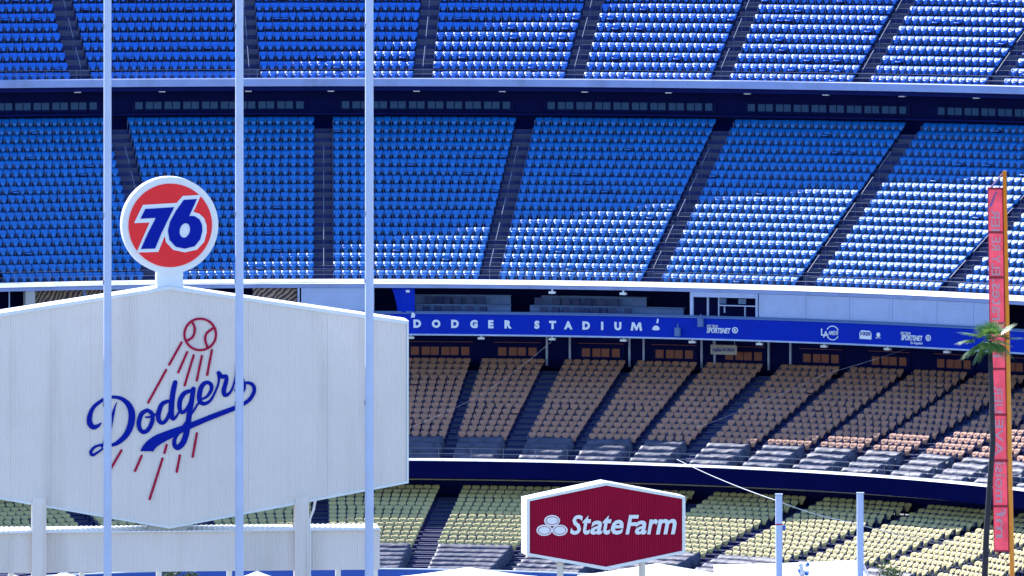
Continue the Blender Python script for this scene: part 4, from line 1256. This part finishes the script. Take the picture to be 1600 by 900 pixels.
# ------------------------------------------------------------------ white tents on the field
def tent(px, py, d, wpx, hpx, label, right=1.0):
    a = at(px, py, d); k = d / FPX
    w2 = wpx * k / 2; drop = hpx * k
    t = thing('canopy_tent', label, 'tent', (a.x, d, 0), 0, 'white canopy tents')
    pk = a.z; ev = pk - drop
    V = []; F = []
    n = 10
    for i in range(n + 1):
        s = i / n
        zz = ev + (pk - ev) * (1 - s) ** 1.12
        h = max(w2 * s, 0.03)
        for c_ in ((-1, -1), (0, -1), (1, -1), (1, 0), (1, 1), (0, 1), (-1, 1), (-1, 0)):
            sagm = 1.0 if 0 not in c_ else 0.985
            V.append((c_[0] * h * (right if c_[0] > 0 else 1.0), c_[1] * h, zz - (0.05 * math.sin(s * PI) if 0 in c_ else 0)))
    for i in range(n):
        for j in range(8):
            F.append((i * 8 + j, i * 8 + (j + 1) % 8, (i + 1) * 8 + (j + 1) % 8, (i + 1) * 8 + j))
    F.append(tuple(range(8)))
    mesh_obj('canopy', V, F, 'tent', t, False)
    b = n * 8
    V2 = [V[b + j] for j in range(8)] + [(V[b + j][0], V[b + j][1], ev - 0.3) for j in range(8)]
    mesh_obj('valance', V2, [(j, (j + 1) % 8, (j + 1) % 8 + 8, j + 8) for j in range(8)], 'tent', t)
    for sx_ in (-1, 1):
        for sy_ in (-1, 1):
            xx = sx_ * (w2 * (right if sx_ > 0 else 1.0) - 0.05)
            MB().tube([(xx, sy_ * (w2 - 0.05), 0), (xx, sy_ * (w2 - 0.05), ev)], 0.04, 8).build('leg', 'tent_leg', t)
tent(732, 886, 486, 215, 24, 'white tent peak between the yellow seats and the maroon sign')
tent(1028, 880, 487, 250, 30, 'white tent behind the right post of the maroon sign')
tent(1340, 875, 484, 440, 27, 'largest white tent, behind the right net post', 0.09)
tent(100, 893, 470, 76, 16, 'small white tent beside the left column of the ribbed wall')
tent(402, 892, 470, 72, 16, 'small white tent beside the middle pegged pole')
tent(20, 897, 470, 60, 12, 'lowest white tent at the left edge')

# ------------------------------------------------------------------ tree tops and other bits at the bottom edge
def tree(px, py, d, rad, label, seed, n=420, lean=0.0):
    a = at(px, py, d); r_ = random.Random(seed)
    t = thing('small_tree', label, 'tree', (a.x, d, 0))
    top = a.z
    q = MB().tube([(0, 0, 0), (0.05, 0, top * 0.5), (0, 0, top - rad * 0.6)], [0.12, 0.09, 0.04], 8)
    for k in range(5):
        an = k * 1.3; q.tube([(0.02, 0, top - rad * 1.7 + 0.1 * k), (math.cos(an) * rad * 0.7, math.sin(an) * rad * 0.7, top - rad * (1.0 - 0.1 * k))], [0.045, 0.012], 5)
    q.build('trunk', 'bark', t)
    V = []; F = []
    cl = [(r_.uniform(-1, 1) * rad * 0.75, r_.uniform(-1, 1) * rad * 0.75, top - rad + r_.uniform(-0.7, 0.75) * rad, r_.uniform(0.25, 0.45) * rad) for _ in range(11)]
    cl.append((0, 0, top - rad * 0.35, rad * 0.35))
    for i in range(n):
        cx, cy, cz, cr = r_.choice(cl)
        d3 = Vector((r_.gauss(0, 1), r_.gauss(0, 1), r_.gauss(0, 1))).normalized() * cr * r_.random() ** 0.4
        p = Vector((cx, cy, cz)) + d3
        ax = Vector((r_.uniform(-1, 1), r_.uniform(-1, 1), r_.uniform(-1, 1))).normalized()
        bx_ = ax.cross(Vector((r_.uniform(-1, 1), r_.uniform(-1, 1), r_.uniform(-1, 1)))).normalized()
        s = r_.uniform(0.07, 0.14); b = len(V)
        V += [tuple(p - ax * s), tuple(p + bx_ * s * 0.4), tuple(p + ax * s), tuple(p - bx_ * s * 0.4)]
        F.append((b, b + 1, b + 2, b + 3))
    mesh_obj('crown', V, F, 'leaf', t)
tree(1386, 876, 462, 0.95, 'small dark tree top before the largest white tent', 3)
tree(266, 888, 462, 0.6, 'pale green tree top below the ribbed wall, left one', 5, 260)
tree(299, 893, 462, 0.5, 'pale green tree top below the ribbed wall, right one', 6, 220)
a = at(1255, 880, 470)
bl = thing('balloon_cluster', 'small cluster of blue and white balls on a stand before the largest tent', 'balloons', (a.x, 470, 0))
MB().tube([(0, 0, 0), (0, 0, a.z)], 0.03, 6).build('stand', 'tent_leg', bl)
def ball(r, n=10, m=6):
    V = [(0, 0, r)]; F = []
    for i in range(1, m):
        for j in range(n):
            V.append((r * math.sin(PI * i / m) * math.cos(2 * PI * j / n), r * math.sin(PI * i / m) * math.sin(2 * PI * j / n), r * math.cos(PI * i / m)))
    V.append((0, 0, -r)); e = len(V) - 1
    for j in range(n): F.append((0, 1 + j, 1 + (j + 1) % n)); F.append((e, 1 + (m - 2) * n + (j + 1) % n, 1 + (m - 2) * n + j))
    for i in range(m - 2):
        for j in range(n): F.append((1 + i * n + j, 1 + (i + 1) * n + j, 1 + (i + 1) * n + (j + 1) % n, 1 + i * n + (j + 1) % n))
    return V, F
bvv, bff = ball(0.12)
for i in range(26):
    mesh_obj('ball', bvv, bff, 'balloon_b' if i % 3 else 'balloon_w', bl, True, loc=(rng.uniform(-0.24, 0.24), rng.uniform(-0.2, 0.2), a.z - rng.uniform(0, 1.3)))

# ------------------------------------------------------------------ put each root at the base of its thing
for o in list(COL.objects):
    if o.parent is None and o.type == 'EMPTY' and o.location.length < 1e-6 and o.children:
        base = P(60, R(8), 0)
        base.z = 0
        o.location = base
        for ch in o.children:
            ch.location = ch.location - base
